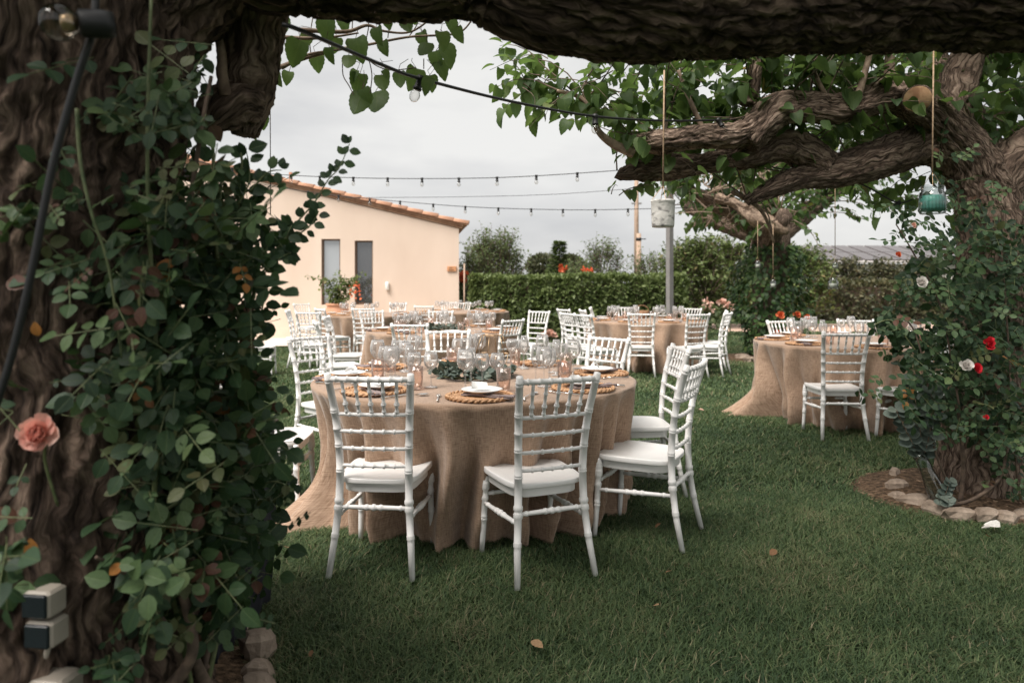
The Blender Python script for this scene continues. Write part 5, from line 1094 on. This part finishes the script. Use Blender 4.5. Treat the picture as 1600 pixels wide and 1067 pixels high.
# ------------------------------------------------------------------ ivy-clad tree in the middle distance
def mid_tree():
    Y = 12.4; b = tuple(at(1200, 560, Y).xy)+(0,); b = (b[0], b[1], 0); t = thing('ivy_tree', 'pollarded tree wrapped in ivy between the hedge-side and right tables', 'tree', b); R = random.Random(8)
    def P3(L): return [at(a, c, Y+d) for a, c, d, r in L], [r*Y/F for *_, r in L]
    tr = [(1200, 562, 0, 26), (1200, 480, 0, 22), (1202, 420, 0, 22), (1208, 380, 0, 26), (1206, 355, 0, 24)]; p, r = P3(tr); part_tube(t, 'trunk', b, 'bark', p, r, n=40, seg=.08, amp=.03, seed=1)
    lp = []
    for L in ([(1204, 375, 0, 20), (1160, 340, -.3, 16), (1120, 318, -.6, 13), (1085, 300, -.8, 12), (1070, 296, -.8, 5)], [(1206, 370, 0, 20), (1250, 340, .2, 16), (1290, 310, .4, 12), (1330, 290, .5, 8)], [(1205, 360, 0, 18), (1205, 320, .5, 14), (1195, 270, .8, 10), (1190, 220, 1, 8)], [(1200, 380, 0, 16), (1215, 345, -1.0, 14), (1225, 340, -1.6, 11)], [(1190, 370, 0, 16), (1130, 350, .6, 12), (1070, 320, 1.2, 9)]):
        p, r = P3(L); part_tube(t, 'limb', b, 'bark', p, r, n=24, seg=.08, amp=.03, lump=.2, seed=len(lp)); lp += spline(p, 4)[3:]
    p, r = P3([(1118, 308, -1.1, 6), (1145, 316, -1.2, 5), (1165, 328, -1.3, 6), (1185, 342, -1.4, 10), (1205, 350, -1.45, 11), (1228, 360, -1.5, 9), (1232, 362, -1.5, 5)]); part_tube(t, 'pale_limb', b, 'twig', p, r, n=30, seg=.05, amp=.04, lump=.3, seed=7)
    tw = MB(); its = []
    for i in range(40):
        p0 = at(R.uniform(1085, 1240), R.uniform(285, 355), Y-R.uniform(.9, 1.5)); tw.tube(spline([p0, p0+rnd_unit(R)*.25+Vector((0, 0, .12)), p0+rnd_unit(R)*.6+Vector((R.uniform(-.2, .3), 0, .35))], 3), [.016, .014, .012, .010, .008, .006, .004], 5, False)
    tw.build('pale_shoots', M['twig'], t, b, kind='stuff'); tw = MB()
    for i in range(120): its += shoot(R, R.choice(lp), Vector((R.uniform(-1, 1), R.uniform(-.7, .9), R.uniform(-.1, 1))), R.uniform(.6, 1.3), 12, .12, .55, tw, .012)
    for i in range(90): its += shoot(R, at(R.uniform(1045, 1350), R.uniform(170, 320), Y+R.uniform(-.6, 1.5)), Vector((R.uniform(-1, 1), R.uniform(-.5, .5), R.uniform(-.5, .6))), R.uniform(.5, 1), 11, .125, .5, tw, .01)
    its = [i for i in its if not (proj(i[0])[0] < 1062 and proj(i[0])[1] > 300) and proj(i[0])[1] < 378]
    tw.build('twigs', M['twig_dark'], t, b, kind='stuff'); leaves(t, b, M['mul_leaf'], 'mul', its)
    e = thing('ivy', 'bushy green ivy and roses climbing the middle distance tree, orange blooms', 'climber', b); its = []; st = MB()
    for i in range(2600):
        f = R.random(); py = 555-175*f; w = np.interp(f, [0, .12, .35, .6, .85, 1], [26, 40, 56, 62, 50, 30]); a = R.uniform(0, 2*PI); q = R.uniform(.55, 1)**.5; c = at(1203+4*math.sin(f*9), py, Y)
        o = Vector((math.cos(a), math.sin(a), 0)); p = c+o*(w*Y/F*q*(1+.35*noise.noise(Vector((a*2, f*6, 0))))); its.append((p, o*.5+rnd_unit(R)*.6-Vector((0, 0, .6)), o+Vector((0, 0, .7))+rnd_unit(R)*.4, R.uniform(.06, .12), tint(R)))
    for i in range(14): its += shoot(R, at(R.uniform(1140, 1270), R.uniform(400, 540), Y-R.uniform(.1, .5)), Vector((R.uniform(-1, 1), -.3, R.uniform(-.2, .6))), .5, 9, .09, .4, st, .006)
    st.build('stems', M['stem'], e, b, kind='stuff'); leaves(e, b, M['ivy_leaf'], 'rose', its, 200)
    r = thing('orange_rose', 'orange rose bush behind the chair at the far left of the right table', 'rose bush', tuple(at(1248, 470, 10.5).xy)+(0,)); rb = tuple(at(1248, 470, 10.5).xy)+(0,); st = MB(); its = []
    for px, py, s in ((1219, 492, 11), (1245, 491, 10), (1261, 495, 8), (1214, 518, 6)):
        p = at(px, py, 10.4); rose_flower(r, rb, p, (-.1, -1, .3), s*1.2*10.4/F, M['orange_petal'], px, 20); P = spline([p, p+Vector((.05, .06, -.3)), Vector((rb[0]+.05, rb[1], .05))], 5); s2 = MB(); s2.tube(P, .008, 5); s2.build('stem', M['stem'], r, rb)
    for i in range(24): its += shoot(R, at(R.uniform(1235, 1262), R.uniform(498, 540), 10.5), Vector((R.uniform(-1, 1), -.3, R.uniform(-.2, 1))), .22, 7, .07, .3, st, .005)
    st.build('twigs', M['stem'], r, rb, kind='stuff'); leaves(r, rb, M['ivy_leaf'], 'rose', its, 150)
mid_tree()
# ------------------------------------------------------------------ hedges and the growth behind them
def hedge(name, label, x0, x1, y0, y1, h, n, mat, size, seed):
    R = random.Random(seed); b = ((x0+x1)/2, y0, 0); t = thing(name, label, 'hedge', b); its = []; m = MB(); d = .14
    nx, V = 30, []
    def nz(p): return .05*noise.noise(Vector(p)*1.6)+.03*noise.noise(Vector(p)*5)
    m.box(((x0+x1)/2, (y0+y1)/2, (h-d)/2), (x1-x0-2*d, y1-y0-2*d, h-d)); m.build('inner_growth', M['twig_dark'], t, b, smooth=False)
    A = [((x1-x0)*h, 0), ((x1-x0)*(y1-y0), 1), ((y1-y0)*h, 2), ((y1-y0)*h, 3)]; tot = sum(a for a, _ in A)
    for i in range(n):
        q = R.random()*tot; k = 0
        for a, k in A:
            if q < a: break
            q -= a
        dep = abs(R.gauss(0, .06))
        if k == 0:
            z = R.uniform(.02, h); rd = max(0, (z-(h-.3))/.3); p = Vector((R.uniform(x0, x1), y0+dep+.22*(1-math.sqrt(max(0, 1-rd*rd))), z)); o = Vector((0, -1, .25+1.2*rd)); k = 1 if rd > .45 else 0
        elif k == 1: p = Vector((R.uniform(x0, x1), R.uniform(y0, y1), h-dep+R.uniform(0, .04))); o = Vector((0, -.2, 1))
        elif k == 2: p = Vector((x0+dep, R.uniform(y0, y1), R.uniform(.02, h))); o = Vector((-1, 0, .25))
        else: p = Vector((x1-dep, R.uniform(y0, y1), R.uniform(.02, h))); o = Vector((1, 0, .25))
        p += o*nz(p)*1.8; dn = (p.z-h)/.12
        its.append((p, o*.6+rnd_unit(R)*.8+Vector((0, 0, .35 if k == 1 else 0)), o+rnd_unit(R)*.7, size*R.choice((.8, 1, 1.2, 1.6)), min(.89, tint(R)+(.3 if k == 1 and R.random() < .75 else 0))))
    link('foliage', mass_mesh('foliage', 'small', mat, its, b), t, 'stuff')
hedge('clipped_hedge', 'long clipped green hedge behind the tables, right of the house', -1.02, 4.25, 16.7, 17.9, 1.53, 21000, M['hedge_leaf'], .085, 1)
hedge('clipped_hedge', 'brownish clipped hedge at right beyond the lawn, above the sandy path', 11.7, 24, 25.0, 26.6, 1.42, 12000, M['brown_hedge_leaf'], .12, 2)
def bush_tree(name, label, px, py, Y, wpx, n, mat, seed, upright=.8, size=.14, kind='rose', base_w=.25, nshoot=None, ln=(.5, 1.1), group=None, trunk=True, lo=.1, hi=.95):
    R = random.Random(seed); top = at(px, py, Y); w = wpx*Y/F/2; b = (top.x, Y, 0); t = thing(name, label, 'tree' if trunk else 'shrub', b, group); tw = MB(); its = []; H = top.z
    k = nshoot or n//11
    if trunk:
        m = MB(); m.tube([(0, 0, 0), (.04, 0, H*.25), (0, .03, H*.55)], [.08, .07, .04], 8); m.build('trunk', M['twig_dark'], t)
    for i in range(k):
        f = R.random()**.8; z = H*(.12+.72*f); ww = w*np.interp(f, [0, .3, .65, 1], [.75, 1, .85, .4]); a = R.uniform(0, 2*PI); q = math.sqrt(R.random()); p = Vector((b[0]+math.cos(a)*ww*q, Y+math.sin(a)*ww*q*.8, z))
        its += shoot(R, p, Vector((R.uniform(-1, 1)*.6+math.cos(a)*.4, R.uniform(-1, 1)*.6, upright+R.uniform(-.3, .5))), R.uniform(*ln)*H/3.2, 11, size, .1, tw, .012, .1, .03, lo, hi)
    tw.build('branches', M['twig_dark'], t, b, kind='stuff'); link('crown', mass_mesh('crown', kind, mat, its, b), t, 'stuff'); return t
def growth():
    fl = M['far_leaf']; g = 'trees and shrubs beyond the hedges'
    for a in (('fruit_tree', 'leafy upright fruit tree behind the hedge, tallest beside the house', 772, 372, 24, 92, 6000, 11), ('fruit_tree', 'low young fruit tree squeezed between the house corner and the tallest one', 733, 395, 23, 30, 900, 12), ('fruit_tree', 'pale bushy fruit tree behind the hedge left of the utility poles', 944, 384, 26, 62, 2400, 13), ('fruit_tree', 'small fruit tree behind the hedge between red flowers', 905, 408, 27, 50, 1300, 14), ('fruit_tree', 'feathery pale fruit tree right behind the two wooden poles', 1020, 400, 27, 70, 1800, 15)):
        bush_tree(a[0], a[1], a[2], a[3], a[4], a[5], a[6], fl, a[7], 1.3, .12, 'small', ln=(.6, 1.2), group=g)
    for a in (('fruit_tree', 'broad green tree behind the grey steel post', 1085, 376, 21, 100, 5000, 21), ('fruit_tree', 'green tree left of the ivy-clad trunk, behind pale pink flowers', 1135, 372, 22, 80, 4000, 22), ('fruit_tree', 'green tree just right of the ivy-clad trunk', 1255, 388, 22, 80, 4000, 23), ('fruit_tree', 'dark green tree behind the ivy-clad trunk', 1200, 380, 24, 80, 3000, 24)):
        bush_tree(a[0], a[1], a[2], a[3], a[4], a[5], a[6], M['hedge_leaf'], a[7], .7, .15, 'small', ln=(.5, 1.0), group=g)
    for a in (('olive_tree', 'grey green round tree above the brownish hedge, below the solar roof', 1318, 405, 34, 60, 2200, 31), ('olive_tree', 'second grey green round tree above the brownish hedge toward the right', 1376, 408, 34, 60, 2200, 32), ('olive_tree', 'grey green tree at the far right over the brownish hedge, partly behind roses', 1440, 404, 34, 70, 2200, 33)):
        bush_tree(a[0], a[1], a[2], a[3], a[4], a[5], a[6], M['brown_hedge_leaf'], a[7], .5, .2, 'small', group=g)
    # conifer and umbrella pines far off
    R = random.Random(41); p = at(874, 378, 38); t = thing('conifer', 'small dark conifer rising behind the hedge in the middle', 'tree', (p.x, p.y, 0)); its = []
    m = MB(); m.tube([(0, 0, 0), (0, 0, p.z)], [.12, .02], 8); m.build('trunk', M['twig_dark'], t)
    for i in range(900):
        f = R.random()**.7; z = .5+(p.z-.5)*f; a = R.uniform(0, 2*PI); w = (1-f)*1.0*R.random()+.05; o = Vector((math.cos(a), math.sin(a), .25)); its.append((Vector((p.x, p.y, z))+o*w, o, Vector((0, 0, 1))+rnd_unit(R)*.4, R.uniform(.2, .42), R.uniform(0, .5)))
    link('crown', mass_mesh('crown', 'small', M['hedge_leaf'], its, (p.x, p.y, 0)), t, 'stuff')
    for px, py, w, sd, lab in ((850, 402, 54, 1, 'round umbrella pine far behind the hedge, left of the conifer'), (892, 404, 40, 2, 'round umbrella pine far behind the hedge, right of the conifer')):
        Y = 75; c = at(px, py+16, Y); t = thing('umbrella_pine', lab, 'tree', (c.x, Y, 0)); m = MB(); m.tube([(0, 0, 0), (.1, 0, c.z)], [.35, .25], 8); m.build('trunk', M['twig_dark'], t); its = []
        for i in range(1500): v = rnd_unit(R); v = Vector((v.x*w/2*Y/F, v.y*w/2*Y/F, v.z*1.2+.2))*R.uniform(.75, 1); its.append((c+v, v.normalized()+rnd_unit(R), v.normalized()+rnd_unit(R)*.5, R.uniform(.3, .6), R.uniform(.1, .7)))
        link('crown', mass_mesh('crown', 'small', M['brown_hedge_leaf'], its, (c.x, Y, 0)), t, 'stuff')
    # canna and other flowers
    def canna(label, px, pt, pb, Y, n, mat, seed, spread):
        R = random.Random(seed); b = at(px, pb, Y); b = (b.x, Y, 0); t = thing('flowering_plant', label, 'flower', b); its = []; pet = []; s = MB()
        for k in range(n):
            x, y = px+R.uniform(-spread, spread), R.uniform(pt, pb); p = at(x, y, Y); P = [p, p+Vector((R.uniform(-.05, .05), .05, -.5)), Vector((b[0]+R.uniform(-.1, .1), Y+.05, 0))]; q = MB(); q.tube(spline(P, 4), .012, 5); q.build('stem', M['stem'], t, b)
            for j in range(9): pet.append((p+rnd_unit(R)*.05, rnd_unit(R)+Vector((0, 0, .6)), rnd_unit(R), R.uniform(.07, .12)*Y/20, R.random()))
        for i in range(10): its += shoot(R, Vector((b[0]+R.uniform(-.2, .2), Y+.1, R.uniform(.2, max(.4, at(px, pb, Y).z-.1)))), Vector((R.uniform(-.5, .5), -.2, 1)), .4, 6, .15, .3, s, .008)
        s.build('stalks', M['stem'], t, b, kind='stuff'); link('petals', mass_mesh('petals', 'petal', M[mat], pet, b), t, 'stuff'); link('foliage', mass_mesh('foliage', 'rose', M['far_leaf'], its, b), t, 'stuff')
    canna('orange red canna bloom standing above the hedge near the conifer', 881, 417, 425, 19, 3, 'orange_petal', 1, 5); canna('wider orange red canna blooms above the hedge right of the conifer', 914, 420, 430, 19, 6, 'orange_petal', 2, 8); canna('tall red flowering plant growing against the house corner', 722, 424, 442, 17.6, 9, 'orange_petal', 3, 4)
    canna('pale pink flowers before the trees behind the side-on chairs', 1112, 470, 484, 18, 5, 'peach_petal', 4, 16); canna('pale peach flowers low beside the ivy-clad tree', 1138, 474, 486, 18, 6, 'peach_petal', 5, 9); canna('pink flowers at the foot of the long hedge', 857, 516, 526, 16.2, 7, 'peach_petal', 6, 9)
    p = at(725.5, 400, 16.9); t = thing('garden_stake', 'thin wooden stake beside the red flowers at the house corner', 'stake', (p.x, p.y, 0)); m = MB(); m.tube([(0, 0, 0), (0, 0, EYE+(446-412)*16.9/F)], .02, 6); m.build('shaft', M['wood_pole'], t)
    # pot with bougainvillea
    R = random.Random(6); Y = 16.2; b = at(527, 472, Y); b = (b.x, Y, .03); t = thing('potted_bougainvillea', 'terracotta pot of bougainvillea with red blooms between the two windows', 'potted plant', b); m = MB(); zt = at(0, 474, Y).z-.03
    m.lathe([(0, 0), (.16, 0), (.19, .03), (.27, zt*.55), (.26, zt*.85), (.23, zt-.06), (.26, zt-.05), (.265, zt), (.22, zt), (.2, zt-.08), (0, zt-.08)], 24); m.build('pot', M['terracotta'], t); its = []; pet = []; st = MB()
    for i in range(60): its += shoot(R, Vector((b[0]+R.uniform(-.22, .3), Y+R.uniform(-.15, .15), zt+R.uniform(-.05, .55))), Vector((R.uniform(-.7, .7), R.uniform(-.4, .2), R.uniform(.1, 1))), R.uniform(.2, .4), 10, .085, .3, st, .007)
    for sg in (-1, 1): its += shoot(R, Vector((b[0]+sg*.25, Y, zt+.55)), Vector((sg, 0, .35 if sg > 0 else .1)), .55, 14, .08, .1, st, .008)
    for i in range(22): p = at(R.uniform(545, 563), R.uniform(442, 466), Y-.2); pet.append((p, rnd_unit(R), rnd_unit(R), .06, R.random()))
    st.build('stems', M['stem'], t, b, kind='stuff'); link('flowers', mass_mesh('flowers', 'petal', M['orange_petal'], pet, b), t, 'stuff'); leaves(t, b, M['hedge_leaf'], 'rose', its, 120)
growth()
# ------------------------------------------------------------------ fallen leaves and petals on the lawn
def litter():
    R = random.Random(12)
    L = [(830, 1020, 18, 'dry_leaf', .8, 'pale curled fallen leaf on the grass nearest the camera'), (1213, 873, 12, 'dry_leaf', .1, 'brown fallen leaf on the lawn right of the front chairs'), (1537, 833, 16, 'white_petal', .9, 'white fallen petal on the grass before the stone ring'), (1533, 838, 9, 'white_petal', .5, 'small white petal touching the larger white petal'), (1171, 651, 9, 'pink_petal', .5, 'pink petal on grass below the trailing cloth corner'), (1040, 910, 9, 'dry_leaf', .3, 'small brown leaf on grass in front of the side-on chair'), (1345, 650, 0, '', 0, ''),
         (1032, 830, 9, 'dry_leaf', .2, 'small brown leaf under the side-on chair'), (447, 870, 9, 'dry_leaf', .7, 'tan leaf on grass left of the first front chair'), (487, 1035, 9, 'dry_leaf', .2, 'small reddish leaf near the left tree stones'), (1025, 690, 0, '', 0, ''), (1545, 850, 8, 'dry_leaf', .6, 'tan scrap of leaf before the white petal'), (1030, 962, 10, 'dry_leaf', .9, 'straw coloured leaf on the open lawn at centre right'), (1100, 648, 6, 'peach_petal', .3, 'tiny peach petal on the lawn between the front and right tables')]
    for px, py, s, m, tv, lab in L:
        if not s: continue
        x, y = gp(px, py); sz = s*y/F*1.3; o = bpy.data.objects.new('fallen_petal' if 'petal' in m else 'fallen_leaf', leaf_mesh('petal' if 'petal' in m else 'rose', M[m], int(tv*9))); COL.objects.link(o); o.location = (x, y, .045); o.scale = (sz,)*3; o.rotation_euler = (R.uniform(-.4, .4), R.uniform(-.4, .4), R.uniform(0, 6)); tag(o, lab, 'petal' if 'petal' in m else 'leaf')
litter()
